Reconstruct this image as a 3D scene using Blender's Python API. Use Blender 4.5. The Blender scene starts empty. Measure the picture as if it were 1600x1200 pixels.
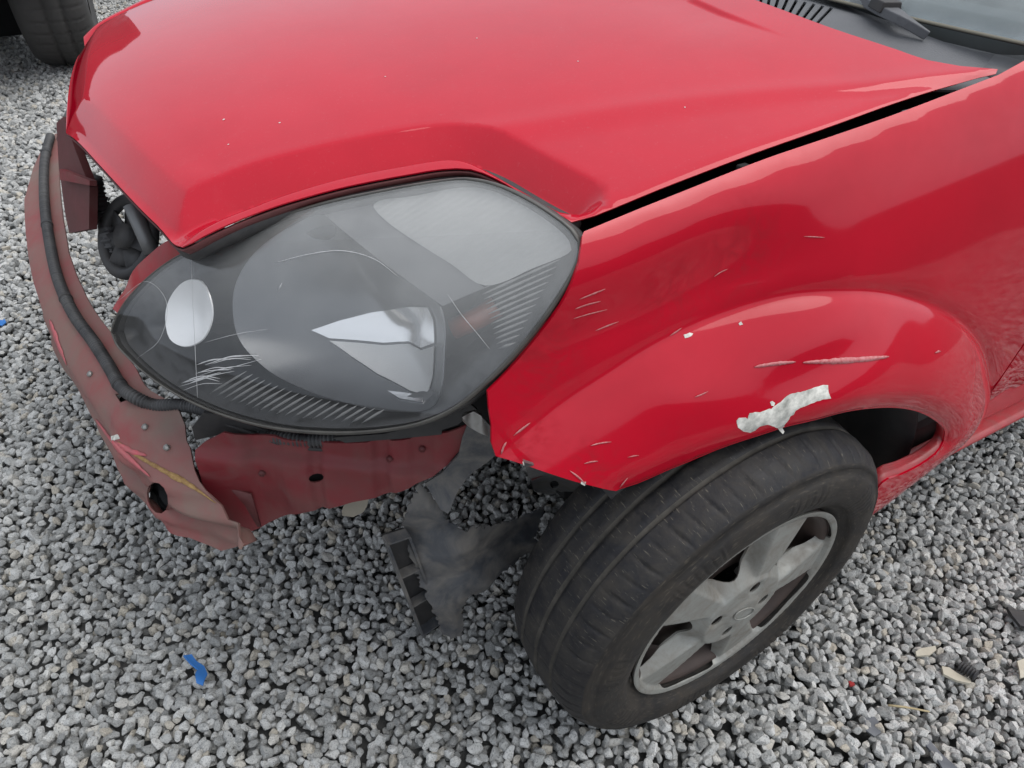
import bpy, math, random
import numpy as np
from mathutils import Vector, Matrix
from mathutils.geometry import delaunay_2d_cdt
random.seed(7); rng = np.random.default_rng(11)
rad = math.radians
scene = bpy.context.scene
col = scene.collection

# ------------------------------------------------------------------ camera
PITCH, AZ, ROLL, FOC = rad(39.34), rad(31.0), rad(2.14), 1190.0      # focal length in pixels of a 1600 px wide frame
CAM = np.array([0.638, 1.198, 1.203])
_r = np.array([-math.cos(AZ), math.sin(AZ), 0]); _h = np.array([-math.sin(AZ), -math.cos(AZ), 0])
FW = _h*math.cos(PITCH) - np.array([0, 0, 1])*math.sin(PITCH)
_u = np.cross(_r, FW)
RT = _r*math.cos(ROLL) + _u*math.sin(ROLL); UP = _u*math.cos(ROLL) - _r*math.sin(ROLL)
cd = bpy.data.cameras.new('camera'); cam = bpy.data.objects.new('camera', cd); col.objects.link(cam)
cam.matrix_world = Matrix(((RT[0], UP[0], -FW[0], CAM[0]), (RT[1], UP[1], -FW[1], CAM[1]), (RT[2], UP[2], -FW[2], CAM[2]), (0, 0, 0, 1)))
cd.sensor_width = 36; cd.lens = 36*FOC/1600; cd.clip_start = .02; cd.clip_end = 2000
scene.camera = cam

# ------------------------------------------------------------------ sky, sun, exposure
SUN_EL, SUN_AZ = rad(64), rad(152)            # azimuth from +X, anticlockwise
w = bpy.data.worlds.new('World'); scene.world = w; w.use_nodes = True
nt = w.node_tree; bg = nt.nodes['Background']
sky = nt.nodes.new('ShaderNodeTexSky'); sky.sky_type = 'NISHITA'; sky.sun_disc = False
sky.sun_elevation = SUN_EL; sky.sun_rotation = math.pi/2 - SUN_AZ
sky.air_density = 1.0; sky.dust_density = 6.0; sky.ozone_density = 1.0
hs = nt.nodes.new('ShaderNodeHueSaturation'); hs.inputs['Saturation'].default_value = .12
ov = nt.nodes.new('ShaderNodeMix'); ov.data_type = 'RGBA'; ov.inputs['Factor'].default_value = .82           # even cloud deck over the clear sky
oc = [i for i in ov.inputs if i.type == 'RGBA']; oc[1].default_value = (2.65, 2.9, 3.3, 1)
nt.links.new(sky.outputs[0], hs.inputs['Color']); nt.links.new(hs.outputs[0], oc[0]); nt.links.new([o for o in ov.outputs if o.type == 'RGBA'][0], bg.inputs['Color'])
bg.inputs['Strength'].default_value = .15
sd = bpy.data.lights.new('sun', 'SUN'); sd.energy = .85; sd.angle = rad(60); sd.color = (1, .96, .91)
sun = bpy.data.objects.new('sun', sd); col.objects.link(sun)
sun.rotation_euler = Vector((math.cos(SUN_EL)*math.cos(SUN_AZ), math.cos(SUN_EL)*math.sin(SUN_AZ), math.sin(SUN_EL))).to_track_quat('Z', 'Y').to_euler()
vs = scene.view_settings; vs.view_transform = 'Standard'; vs.look = 'None'; vs.exposure = 0.95; vs.gamma = 1

# ------------------------------------------------------------------ helpers
def ray(u, v): return FW + RT*(u-800)/FOC - UP*(v-600)/FOC
def at(u, v, **k):
    """point of the place seen at photo position u, v, given one real coordinate"""
    (a, val), = k.items(); i = 'xyz'.index(a); d = ray(u, v); return CAM + d*(val-CAM[i])/d[i]
def sstep(t):
    t = np.clip(t, 0, 1); return t*t*(3-2*t)
def catmull(P, step, closed=False):
    P = [np.array(p, float) for p in P]; n = len(P); out = []
    for i in range(n if closed else n-1):
        g = (lambda k: P[k % n]) if closed else (lambda k: P[min(max(k, 0), n-1)])
        p0, p1, p2, p3 = g(i-1), g(i), g(i+1), g(i+2)
        m = max(1, int(np.linalg.norm(p2-p1)/step))
        l0, l1, l2 = [max(np.linalg.norm(q), 1e-9)**.5 for q in (p1-p0, p2-p1, p3-p2)]
        t1 = ((p1-p0)/l0 - (p2-p0)/(l0+l1) + (p2-p1)/l1)*l1 if np.linalg.norm(p1-p0) > 1e-7 else p2-p1
        t2 = ((p2-p1)/l1 - (p3-p1)/(l1+l2) + (p3-p2)/l2)*l1 if np.linalg.norm(p3-p2) > 1e-7 else p2-p1
        for k in range(m):
            t = k/m; t_2 = t*t; t_3 = t_2*t
            out.append((2*t_3-3*t_2+1)*p1+(t_3-2*t_2+t)*t1+(-2*t_3+3*t_2)*p2+(t_3-t_2)*t2)
    if not closed: out.append(P[-1])
    return np.array(out)
def resample(P, step, closed=False):
    P = [np.array(p, float) for p in P]; out = []
    n = len(P)
    for i in range(n if closed else n-1):
        a, b = P[i], P[(i+1) % n]; m = max(1, int(np.linalg.norm(b-a)/step))
        out += [a+(b-a)*k/m for k in range(m)]
    if not closed: out.append(P[-1])
    return np.array(out)
def inside(Q, poly):
    x, y = Q[:, 0], Q[:, 1]; r = np.zeros(len(Q), bool); px, py = poly[:, 0], poly[:, 1]; j = len(poly)-1
    for i in range(len(poly)):
        c = ((py[i] > y) != (py[j] > y))
        with np.errstate(divide='ignore', invalid='ignore'):
            xi = (px[j]-px[i])*(y-py[i])/(py[j]-py[i])+px[i]
        r ^= c & (x < xi); j = i
    return r
def pdist(Q, L):
    """signed distance to an open polyline (positive to its left), and the 0..1 position along it"""
    Q = np.asarray(Q, float); best = np.full(len(Q), 1e9); sg = np.zeros(len(Q)); tt = np.zeros(len(Q))
    sl = np.r_[0, np.cumsum(np.linalg.norm(np.diff(L, axis=0), axis=1))]
    for i in range(len(L)-1):
        a, b = L[i], L[i+1]; d = b-a; l2 = d@d
        t = np.clip(((Q-a)@d)/l2, 0, 1); e = Q-(a+t[:, None]*d); dd = np.hypot(e[:, 0], e[:, 1])
        m = dd < best-1e-12
        best[m] = dd[m]; sg[m] = np.sign(d[0]*(Q[m, 1]-a[1])-d[1]*(Q[m, 0]-a[0])); tt[m] = (sl[i]+t[m]*math.sqrt(l2))/sl[-1]
    return best*sg, tt
def mono(xs, ys):
    xs, ys = np.array(xs, float), np.array(ys, float); h = np.diff(xs); d = np.diff(ys)/h
    m = np.r_[d[0], (d[:-1]*h[1:]+d[1:]*h[:-1])/(h[:-1]+h[1:]), d[-1]]
    def f(x):
        x = np.asarray(x, float); i = np.clip(np.searchsorted(xs, x)-1, 0, len(h)-1); t = (x-xs[i])/h[i]; hh = h[i]
        r = (2*t**3-3*t**2+1)*ys[i]+(t**3-2*t**2+t)*hh*m[i]+(-2*t**3+3*t**2)*ys[i+1]+(t**3-t**2)*hh*m[i+1]
        r = np.where(t < 0, ys[i]+m[i]*(x-xs[i]), r); return np.where(t > 1, ys[i+1]+m[i+1]*(x-xs[i+1]), r)
    return f
class HF:
    """surface given as a height h(a, b) over a plane"""
    def __init__(s, O, A, B, N, h): s.O, s.A, s.B, s.N = [np.array(q, float) for q in (O, A, B, N)]; s.h = h
    def hh(s, ab): return s.h(ab[:, 0], ab[:, 1])
    def pts(s, ab, off=0.0):
        ab = np.atleast_2d(np.asarray(ab, float)); p = s.O+ab[:, :1]*s.A+ab[:, 1:2]*s.B+s.hh(ab)[:, None]*s.N
        return p+off*s.nrm(ab) if np.any(off) else p
    def nrm(s, ab, e=.003):
        ab = np.atleast_2d(np.asarray(ab, float))
        da = (s.hh(ab+[e, 0])-s.hh(ab-[e, 0]))/(2*e); db = (s.hh(ab+[0, e])-s.hh(ab-[0, e]))/(2*e)
        n = s.N-da[:, None]*s.A-db[:, None]*s.B; return n/np.linalg.norm(n, axis=1)[:, None]
    def hit(s, uv, lo=.3, hi=3.5, dh=0.0):
        out = []
        for u, v in uv:
            d = ray(u, v); a_, b_, tt = lo, hi, None
            for n_ in (260, 24):
                t = np.linspace(a_, b_, n_); p = CAM+t[:, None]*d-s.O; f = p@s.N-s.h(p@s.A, p@s.B)-dh
                i = np.where((f[:-1] > 0) & (f[1:] <= 0))[0]
                if len(i) == 0: tt = t[int(np.argmin(np.abs(f)))]; break
                k = i[0]; a_, b_ = t[k], t[k+1]; tt = a_+(b_-a_)*f[k]/(f[k]-f[k+1])
            q = CAM+tt*d-s.O; out.append((q@s.A, q@s.B))
        return np.array(out)
def link(name, me, mat, parent=None, smooth=True):
    o = bpy.data.objects.new(name, me); col.objects.link(o)
    if mat is not None: me.materials.append(mat)
    if parent is not None: o.parent = parent
    return o
def raw(name, V, Fc, mat, parent=None, smooth=True):
    me = bpy.data.meshes.new(name); me.from_pydata([tuple(map(float, v)) for v in V], [], [tuple(map(int, f)) for f in Fc])
    if smooth: me.polygons.foreach_set('use_smooth', [True]*len(me.polygons))
    me.update(); return link(name, me, mat, parent)
def offsets(L, ds, step):
    L = resample(L, step); T = np.gradient(L, axis=0); T /= np.linalg.norm(T, axis=1)[:, None]; W = np.c_[-T[:, 1], T[:, 0]]
    return np.concatenate([L+W*d for d in ds])
def cdt(outline, step, holes=(), extra=None):
    outline = np.asarray(outline); lo, hi = outline.min(0), outline.max(0)
    gx = np.arange(lo[0], hi[0]+step, step); gy = np.arange(lo[1], hi[1]+step*.87, step*.87)
    G = np.array([(x+(step/2 if j % 2 else 0), y) for j, y in enumerate(gy) for x in gx])
    G = G[inside(G, outline)] if len(G) else G
    loops = [outline]+[np.asarray(h) for h in holes]
    for h in loops[1:]: G = G[~inside(G, h)]
    bp = np.concatenate([np.r_[l, l[:1]] for l in loops])
    keep = np.ones(len(G), bool)                       # no grid point right on a border
    for c in range(0, len(G), 400):
        d = np.abs(G[c:c+400, None, :]-bp[None]); keep[c:c+400] = (np.hypot(d[..., 0], d[..., 1]).min(1) > step*.45)
    G = G[keep]
    if extra is not None:                               # rows of points that follow creases
        X = extra[inside(extra, outline)]; kx = np.ones(len(X), bool)
        for c in range(0, len(X), 400):
            d = np.abs(X[c:c+400, None, :]-bp[None]); kx[c:c+400] = np.hypot(d[..., 0], d[..., 1]).min(1) > .002
        X = X[kx]; kg = np.ones(len(G), bool)
        for c in range(0, len(G), 200):
            d = np.abs(G[c:c+200, None, :]-X[None]); kg[c:c+200] = np.hypot(d[..., 0], d[..., 1]).min(1) > step*.55
        G = np.r_[G[kg], X]
    vs_, es = [], []
    for l in loops:
        b = len(vs_); vs_ += [tuple(p) for p in l]; es += [(b+i, b+(i+1) % len(l)) for i in range(len(l))]
    vs_ += [tuple(p) for p in G]
    V, E_, Fc, *_x = delaunay_2d_cdt([Vector(p) for p in vs_], es, [], 1 if not holes else 1, 1e-7)
    V = np.array([(p.x, p.y) for p in V]); Fc = [list(f) for f in Fc]
    cen = np.array([V[f].mean(0) for f in Fc]); ok = inside(cen, outline)
    for h in loops[1:]: ok &= ~inside(cen, h)
    res = []
    for f, k in zip(Fc, ok):
        if k:
            a, b, c = V[f[0]], V[f[1]], V[f[2]]
            if (b[0]-a[0])*(c[1]-a[1])-(b[1]-a[1])*(c[0]-a[0]) < 0: f = f[::-1]
            res.append(f)
    return V, res
def patch(name, hf, outline, step, th, mat, parent=None, holes=(), off=0.0, extra=None):
    """sheet cut to an outline on a surface, with a real thickness"""
    V, Fc = cdt(outline, step, holes, extra)
    P = hf.pts(V, off) if off else hf.pts(V); N = hf.nrm(V)
    flip = np.dot(np.cross(hf.A, hf.B), hf.N) < 0
    if flip: Fc = [f[::-1] for f in Fc]
    n = len(P); VV, FF, NN = [P], list(Fc), [N]
    if th:
        VV.append(P-N*th); NN.append(-N); FF += [[i+n for i in f[::-1]] for f in Fc]
        cnt = {}
        for f in Fc:
            for i in range(3):
                e = (f[i], f[(i+1) % 3]); cnt[e] = 1
        be = [e for e in cnt if (e[1], e[0]) not in cnt]
        b = 2*n; ex = []; en = []
        for a, c in be:
            t = P[c]-P[a]; sn = np.cross(t, N[a]); sn = sn/max(np.linalg.norm(sn), 1e-9)
            ex += [P[a], P[c], P[c]-N[c]*th, P[a]-N[a]*th]; en += [sn]*4
            FF.append([b, b+3, b+2, b+1]); b += 4
        if ex: VV.append(np.array(ex)); NN.append(np.array(en))
    VV = np.concatenate(VV); NN = np.concatenate(NN)
    o = raw(name, VV, FF, mat, parent); o.data.normals_split_custom_set_from_vertices([tuple(q) for q in NN]); return o
def tube(name, P, r, mat, parent=None, seg=10, rings=None, ends=True):
    """tube along points; r a number or one radius per point"""
    P = np.asarray(P, float); n = len(P); R_ = np.full(n, r) if np.isscalar(r) else np.asarray(r)
    T = np.gradient(P, axis=0); T /= np.linalg.norm(T, axis=1)[:, None]
    a = np.cross(T[0], [0, 0, 1]); a = a if np.linalg.norm(a) > .1 else np.cross(T[0], [1, 0, 0]); V = []
    for i in range(n):
        a = a-T[i]*(a@T[i]); a /= np.linalg.norm(a); b = np.cross(T[i], a)
        for k in range(seg):
            t = 2*math.pi*k/seg; V.append(P[i]+R_[i]*(math.cos(t)*a+math.sin(t)*b))
    Fc = [(i*seg+k, i*seg+(k+1) % seg, (i+1)*seg+(k+1) % seg, (i+1)*seg+k) for i in range(n-1) for k in range(seg)]
    if ends: Fc += [tuple(range(seg))[::-1], tuple(range((n-1)*seg, n*seg))]
    return raw(name, V, Fc, mat, parent)
def box_vf(lo, hi):
    (x0, y0, z0), (x1, y1, z1) = lo, hi
    return [(x0, y0, z0), (x1, y0, z0), (x1, y1, z0), (x0, y1, z0), (x0, y0, z1), (x1, y0, z1), (x1, y1, z1), (x0, y1, z1)], \
           [(0, 3, 2, 1), (4, 5, 6, 7), (0, 1, 5, 4), (1, 2, 6, 5), (2, 3, 7, 6), (3, 0, 4, 7)]
def boxes(name, L, mat, parent=None, bevel=.004):
    V, Fc = [], []
    for lo, hi in L:
        v, f = box_vf(lo, hi); b = len(V); V += v; Fc += [tuple(i+b for i in q) for q in f]
    o = raw(name, V, Fc, mat, parent, False)
    if bevel:
        m = o.modifiers.new('bevel', 'BEVEL'); m.width = bevel; m.segments = 2; m.limit_method = 'ANGLE'
    return o
def sheet(name, P, th, mat, parent=None, sub=1):
    """grid of points (rows x cols x 3) as a sheet with thickness"""
    P = np.asarray(P, float); r, c = P.shape[:2]
    Fc = [(i*c+j, i*c+j+1, (i+1)*c+j+1, (i+1)*c+j) for i in range(r-1) for j in range(c-1)]
    o = raw(name, P.reshape(-1, 3), Fc, mat, parent)
    if sub: m = o.modifiers.new('sub', 'SUBSURF'); m.levels = m.render_levels = sub
    if th: m = o.modifiers.new('solid', 'SOLIDIFY'); m.thickness = th; m.offset = 0
    return o
def lathe(name, prof, O, AX, EX, EZ, mat, parent=None, seg=96, fr=None, closed=False):
    """profile of (offset along the axis, radius) turned about the axis"""
    V = []; n = len(prof)
    for k in range(seg):
        t = 2*math.pi*k/seg; e = math.cos(t)*EX+math.sin(t)*EZ
        for j, (a, r) in enumerate(prof):
            if fr: a, r = fr(j, a, r, k/seg)
            V.append(O+AX*a+e*r)
    m = n if closed else n-1; arc = np.r_[0, np.cumsum([math.hypot(prof[i+1][0]-prof[i][0], prof[i+1][1]-prof[i][1]) for i in range(n-1)])]
    Fc = [(k*n+j, ((k+1) % seg)*n+j, ((k+1) % seg)*n+(j+1) % n, k*n+(j+1) % n) for k in range(seg) for j in range(m)]
    o = raw(name, V, Fc, mat, parent); uv = o.data.uv_layers.new(name='around'); R0 = max(r for a, r in prof); st = 2*math.pi*R0/seg
    L_ = [q for k in range(seg) for j in range(m) for q in (k*st, arc[j], (k+1)*st, arc[j], (k+1)*st, arc[(j+1) % n], k*st, arc[(j+1) % n])]
    uv.data.foreach_set('uv', L_); return o
def tag(o, label=None, cat=None, group=None, kind=None):
    for k, v in (('label', label), ('category', cat), ('group', group), ('kind', kind)):
        if v: o[k] = v
    return o
def empty(name, loc=(0, 0, 0)):
    o = bpy.data.objects.new(name, None); col.objects.link(o); o.location = loc; o.empty_display_size = .1; return o

# ------------------------------------------------------------------ materials
def mat(name, base, rough=.5, metal=0, coat=0, coat_r=.05, spec=.5, bump=None, bump_s=.2, bump_d=.002, var=None, var_scale=30, var_amt=.5, dust=None, smudges=None, uv=None, marks=None, spots=False):
    """principled material; var mixes a second colour by noise, dust adds a patchy film"""
    m = bpy.data.materials.new(name); m.use_nodes = True; t = m.node_tree; N = t.nodes; L = t.links; p = N['Principled BSDF']
    p.inputs['Base Color'].default_value = (*base, 1); p.inputs['Roughness'].default_value = rough; p.inputs['Metallic'].default_value = metal
    p.inputs['Specular IOR Level'].default_value = spec
    if coat: p.inputs['Coat IOR'].default_value = 1.5; p.inputs['Coat Weight'].default_value = coat; p.inputs['Coat Roughness'].default_value = coat_r
    tc = N.new('ShaderNodeTexCoord'); src = tc.outputs['Object']
    def noise(sc, det=6, ro=.6, dist=0):
        nonlocal src
        n = N.new('ShaderNodeTexNoise'); n.inputs['Scale'].default_value = sc; n.inputs['Detail'].default_value = det; n.inputs['Roughness'].default_value = ro
        n.inputs['Distortion'].default_value = dist; L.new(src, n.inputs['Vector']); return n.outputs['Fac']
    def ramp(f, a, b):
        r = N.new('ShaderNodeMapRange'); r.inputs['From Min'].default_value = a; r.inputs['From Max'].default_value = b; r.clamp = True; L.new(f, r.inputs['Value']); return r.outputs[0]
    def mixc(fac, a, b, amt=1.0):
        x = N.new('ShaderNodeMix'); x.data_type = 'RGBA'
        if amt != 1: mu = N.new('ShaderNodeMath'); mu.operation = 'MULTIPLY'; mu.inputs[1].default_value = amt; L.new(fac, mu.inputs[0]); fac = mu.outputs[0]
        L.new(fac, x.inputs['Factor'])
        for s, q in (('A', a), ('B', b)):
            sock = [i for i in x.inputs if i.name == s and i.type == 'RGBA'][0]
            if isinstance(q, tuple): sock.default_value = (*q, 1)
            else: L.new(q, sock)
        return [o for o in x.outputs if o.type == 'RGBA'][0]
    c = base
    if var: c = mixc(ramp(noise(var_scale, 8, .65), .35, .68), base, var, var_amt)
    if dust:
        dc, dsc, damt = dust; f = ramp(noise(dsc, 9, .7, .6), .42, .72); c = mixc(f, c, dc, damt)
        rr = N.new('ShaderNodeMapRange'); rr.inputs['To Min'].default_value = rough; rr.inputs['To Max'].default_value = min(1, rough+.35*damt*2); L.new(f, rr.inputs['Value']); L.new(rr.outputs[0], p.inputs['Roughness'])
        if coat:
            cr = N.new('ShaderNodeMapRange'); cr.inputs['To Min'].default_value = coat; cr.inputs['To Max'].default_value = coat*(1-damt*.7); L.new(f, cr.inputs['Value']); L.new(cr.outputs[0], p.inputs['Coat Weight'])
    if spots: c = mixc(ramp(noise(260, 3, .8), .60, .74), c, (.50, .16, .17), .16); c = mixc(ramp(noise(38, 6, .75), .56, .72), c, (.46, .05, .06), .12)
    if marks:                                            # short scuffs in the surface's own direction
        mc, msx, msy, mang, lo_m, hi_m, mamt = marks; mp = N.new('ShaderNodeMapping'); mp.inputs['Rotation'].default_value = (0, 0, mang); mp.inputs['Scale'].default_value = (msx, msy, 1); L.new(tc.outputs['UV'], mp.inputs['Vector'])
        keep_src = src; src = mp.outputs[0]; f = ramp(noise(1.0, 3, .6), lo_m, hi_m); src = keep_src; c = mixc(f, c, mc, mamt)
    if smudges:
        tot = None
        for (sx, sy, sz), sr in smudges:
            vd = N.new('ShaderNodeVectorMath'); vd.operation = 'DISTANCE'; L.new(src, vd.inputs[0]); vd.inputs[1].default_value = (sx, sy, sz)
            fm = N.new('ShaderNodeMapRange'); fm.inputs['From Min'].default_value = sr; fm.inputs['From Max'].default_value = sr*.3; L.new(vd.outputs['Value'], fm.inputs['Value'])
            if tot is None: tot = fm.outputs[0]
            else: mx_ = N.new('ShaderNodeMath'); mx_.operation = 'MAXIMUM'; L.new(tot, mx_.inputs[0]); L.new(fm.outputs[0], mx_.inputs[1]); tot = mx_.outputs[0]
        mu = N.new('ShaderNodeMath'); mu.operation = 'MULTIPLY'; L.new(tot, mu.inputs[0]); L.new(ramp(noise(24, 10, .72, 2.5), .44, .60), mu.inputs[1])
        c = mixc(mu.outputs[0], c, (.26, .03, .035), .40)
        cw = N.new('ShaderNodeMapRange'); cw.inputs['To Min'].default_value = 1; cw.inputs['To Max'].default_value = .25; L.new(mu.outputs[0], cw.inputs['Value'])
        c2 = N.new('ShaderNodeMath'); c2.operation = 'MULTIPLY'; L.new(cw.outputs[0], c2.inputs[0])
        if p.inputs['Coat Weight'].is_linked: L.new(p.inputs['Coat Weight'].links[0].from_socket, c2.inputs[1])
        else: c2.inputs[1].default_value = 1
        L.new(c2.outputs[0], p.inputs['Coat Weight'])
    if not isinstance(c, tuple): L.new(c, p.inputs['Base Color'])
    if bump:
        b = N.new('ShaderNodeBump'); b.inputs['Strength'].default_value = bump_s; b.inputs['Distance'].default_value = bump_d; L.new(noise(bump, 8, .6), b.inputs['Height']); L.new(b.outputs[0], p.inputs['Normal'])
    m['h'] = 0
    return m
RED = (.50, .0010, .017)
M = {}
M['paint'] = mat('red_paint', RED, .5, coat=1, coat_r=.035, spec=.0, var=(.41, .0015, .015), var_scale=5, var_amt=.6, dust=((.42, .02, .03), 9, .10), spots=True)
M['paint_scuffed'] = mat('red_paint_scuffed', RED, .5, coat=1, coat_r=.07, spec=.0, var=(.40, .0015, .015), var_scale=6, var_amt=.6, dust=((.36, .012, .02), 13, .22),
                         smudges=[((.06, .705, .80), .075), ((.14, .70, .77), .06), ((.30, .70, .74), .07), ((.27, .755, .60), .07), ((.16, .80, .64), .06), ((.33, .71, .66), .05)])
M['paint_dirty'] = mat('red_paint_dirty', (.40, .006, .015), .5, coat=.5, coat_r=.2, var=(.25, .012, .016), var_scale=14, var_amt=.7, dust=((.22, .12, .105), 26, .55), bump=90, bump_s=.25)
M['primer_red'] = mat('dull_red_undercoat', (.20, .012, .02), .55, var=(.15, .035, .035), var_scale=9, var_amt=.9, dust=((.16, .10, .085), 12, .6), bump=40, bump_s=.15)
M['beam'] = mat('dusty_beam_paint', (.20, .125, .105), .65, var=(.27, .035, .042), var_scale=7, var_amt=.85, dust=((.20, .16, .13), 11, .7), bump=40, bump_s=.15)
M['primer_dark'] = mat('dark_red_undercoat', (.12, .022, .024), .55, var=(.07, .02, .018), var_scale=12, var_amt=.8, dust=((.14, .09, .08), 20, .3))
M['rust'] = mat('rust_and_putty', (.42, .27, .10), .8, var=(.16, .07, .03), var_scale=120, var_amt=.8, bump=200, bump_s=.5)
M['filler'] = mat('white_filler', (.80, .78, .71), .75, var=(.20, .205, .18), var_scale=75, var_amt=.85)
M['bare'] = mat('bare_grey_metal', (.38, .38, .33), .55, metal=.2, var=(.16, .16, .13), var_scale=300, var_amt=.8, bump=300, bump_s=.5)
M['scratch'] = mat('pale_scratch', (.55, .24, .24), .7, var=(.40, .03, .04), var_scale=260, var_amt=.8)
M['rubber'] = mat('tyre_rubber', marks=((.13, .115, .09), 420, 60, .5, .62, .70, .8), base= (.008, .008, .011), rough=.55, var=(.022, .021, .021), var_scale=25, var_amt=.8, dust=((.08, .07, .056), 26, .5), bump=260, bump_s=.35, bump_d=.0015, spec=.35)
M['rubber_side'] = mat('tyre_sidewall', marks=((.10, .085, .065), 45, 320, 0, .56, .72, .7), base= (.017, .016, .016), rough=.6, var=(.030, .027, .024), var_scale=14, var_amt=.8, dust=((.075, .062, .048), 18, .5), bump=260, bump_s=.3, bump_d=.001, spec=.3)
M['groove'] = mat('dusty_tyre_groove', (.085, .078, .068), .8, var=(.02, .019, .018), var_scale=40, var_amt=.6, spec=.2)
M['rubber2'] = mat('truck_tyre_rubber', (.05, .048, .046), .75, var=(.05, .048, .045), var_scale=12, var_amt=.8, bump=90, bump_s=.3)
M['cap'] = mat('wheel_cover_silver', (.29, .295, .275), .42, metal=.2, var=(.24, .23, .20), var_scale=18, var_amt=.6, dust=((.15, .115, .085), 22, .6))
M['steel'] = mat('brown_steel_wheel', (.055, .042, .038), .6, metal=.3, var=(.11, .075, .06), var_scale=14, var_amt=.6)
M['black'] = mat('black_plastic', (.022, .022, .024), .55, var=(.04, .038, .036), var_scale=18, var_amt=.6, dust=((.11, .10, .09), 30, .35))
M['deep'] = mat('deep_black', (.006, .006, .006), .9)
M['liner'] = mat('grey_liner_plastic', (.04, .043, .050), .42, var=(.085, .09, .10), var_scale=9, var_amt=.9, dust=((.25, .225, .19), 16, .7), bump=70, bump_s=.3)
M['cowl'] = mat('weathered_grey_plastic', (.085, .088, .095), .6, var=(.12, .122, .128), var_scale=8, var_amt=.6, bump=350, bump_s=.25)
M['conduit'] = mat('ribbed_conduit', (.045, .045, .048), .55, var=(.10, .098, .095), var_scale=14, var_amt=.6)
M['housing'] = mat('lamp_housing_grey', (.028, .029, .031), .45, var=(.10, .10, .10), var_scale=10, var_amt=.4)
M['chrome'] = mat('lamp_reflector_chrome', (.97, .97, .96), .16, metal=1, bump=140, bump_s=.05)
M['chrome_soft'] = mat('ribbed_indicator_chrome', (.42, .42, .405), .45, metal=.2)
M['white_soft'] = mat('inner_white_reflector', (.90, .90, .89), .3, metal=.35)
M['glue'] = mat('yellowed_lens_edge', (.09, .085, .075), .35, var=(.035, .033, .03), var_scale=30, var_amt=.8)
M['clip'] = mat('dull_zinc_clip', (.35, .34, .32), .45, metal=.7)
M['grey_metal'] = mat('grey_part', (.20, .20, .20), .5, metal=.5)
M['blue'] = mat('blue_plastic', (.03, .17, .50), .45)
M['cream'] = mat('cream_plastic', (.50, .47, .38), .6, var=(.35, .32, .25), var_scale=60, var_amt=.5)
M['slate'] = mat('slate_plastic', (.09, .10, .115), .6, var=(.15, .155, .165), var_scale=40, var_amt=.6)
M['straw'] = mat('dry_twig', (.38, .31, .18), .8)
M['red_chip'] = mat('red_plastic_chip', (.30, .02, .02), .5)
M['suv'] = mat('dark_vehicle_plastic', (.02, .02, .021), .6, var=(.035, .034, .033), var_scale=6, var_amt=.6)
def glass(name, tint, haze, rough=.03, hz=(.55, .55, .54), scale=7.0, wear=None):
    m = bpy.data.materials.new(name); m.use_nodes = True; t = m.node_tree; N = t.nodes; L = t.links; N.clear()
    out = N.new('ShaderNodeOutputMaterial'); tr = N.new('ShaderNodeBsdfTransparent'); tr.inputs[0].default_value = (*tint, 1)
    gl = N.new('ShaderNodeBsdfGlossy'); gl.inputs['Roughness'].default_value = rough
    df = N.new('ShaderNodeBsdfDiffuse'); df.inputs['Color'].default_value = (*hz, 1)
    fr = N.new('ShaderNodeFresnel'); ge = N.new('ShaderNodeNewGeometry'); io = N.new('ShaderNodeMapRange')      # thin sheet: same reflection from both sides
    io.inputs['To Min'].default_value = 1.5; io.inputs['To Max'].default_value = 1/1.5; L.new(ge.outputs['Backfacing'], io.inputs['Value']); L.new(io.outputs[0], fr.inputs['IOR'])
    m1 = N.new('ShaderNodeMixShader'); m2 = N.new('ShaderNodeMixShader')
    tc = N.new('ShaderNodeTexCoord'); no = N.new('ShaderNodeTexNoise'); no.inputs['Scale'].default_value = scale; no.inputs['Detail'].default_value = 8; no.inputs['Roughness'].default_value = .62
    L.new(tc.outputs['Object'], no.inputs['Vector'])
    mr = N.new('ShaderNodeMapRange'); mr.inputs['From Min'].default_value = .3; mr.inputs['From Max'].default_value = .7; mr.inputs['To Min'].default_value = haze*.55; mr.inputs['To Max'].default_value = haze*1.5
    L.new(no.outputs['Fac'], mr.inputs['Value']); hzf = mr.outputs[0]
    if wear:                                             # weathered upper part of the plastic
        sp = N.new('ShaderNodeSeparateXYZ'); L.new(tc.outputs['Object'], sp.inputs[0]); wr = N.new('ShaderNodeMapRange'); wr.inputs['From Min'].default_value = wear[0]; wr.inputs['From Max'].default_value = wear[1]; wr.inputs['To Min'].default_value = .12; wr.inputs['To Max'].default_value = 2.1; L.new(sp.outputs['Z'], wr.inputs['Value'])
        mm = N.new('ShaderNodeMath'); mm.operation = 'MULTIPLY'; L.new(hzf, mm.inputs[0]); L.new(wr.outputs[0], mm.inputs[1]); hzf = mm.outputs[0]
    L.new(hzf, m1.inputs['Fac'])
    L.new(tr.outputs[0], m1.inputs[1]); L.new(df.outputs[0], m1.inputs[2])
    L.new(fr.outputs[0], m2.inputs['Fac']); L.new(m1.outputs[0], m2.inputs[1]); L.new(gl.outputs[0], m2.inputs[2]); L.new(m2.outputs[0], out.inputs['Surface'])
    return m
M['lens'] = glass('hazy_lamp_lens', (.98, .98, .98), .085, hz=(.66, .66, .64), wear=(.70, .85))
M['screen'] = glass('windscreen_glass', (.75, .80, .80), .30, hz=(.5, .53, .53))  # strong pale haze stands for the sky reflected in the glass
M['band'] = mat('black_ceramic_band', (.03, .032, .034), .35, coat=1, coat_r=.05)
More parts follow.
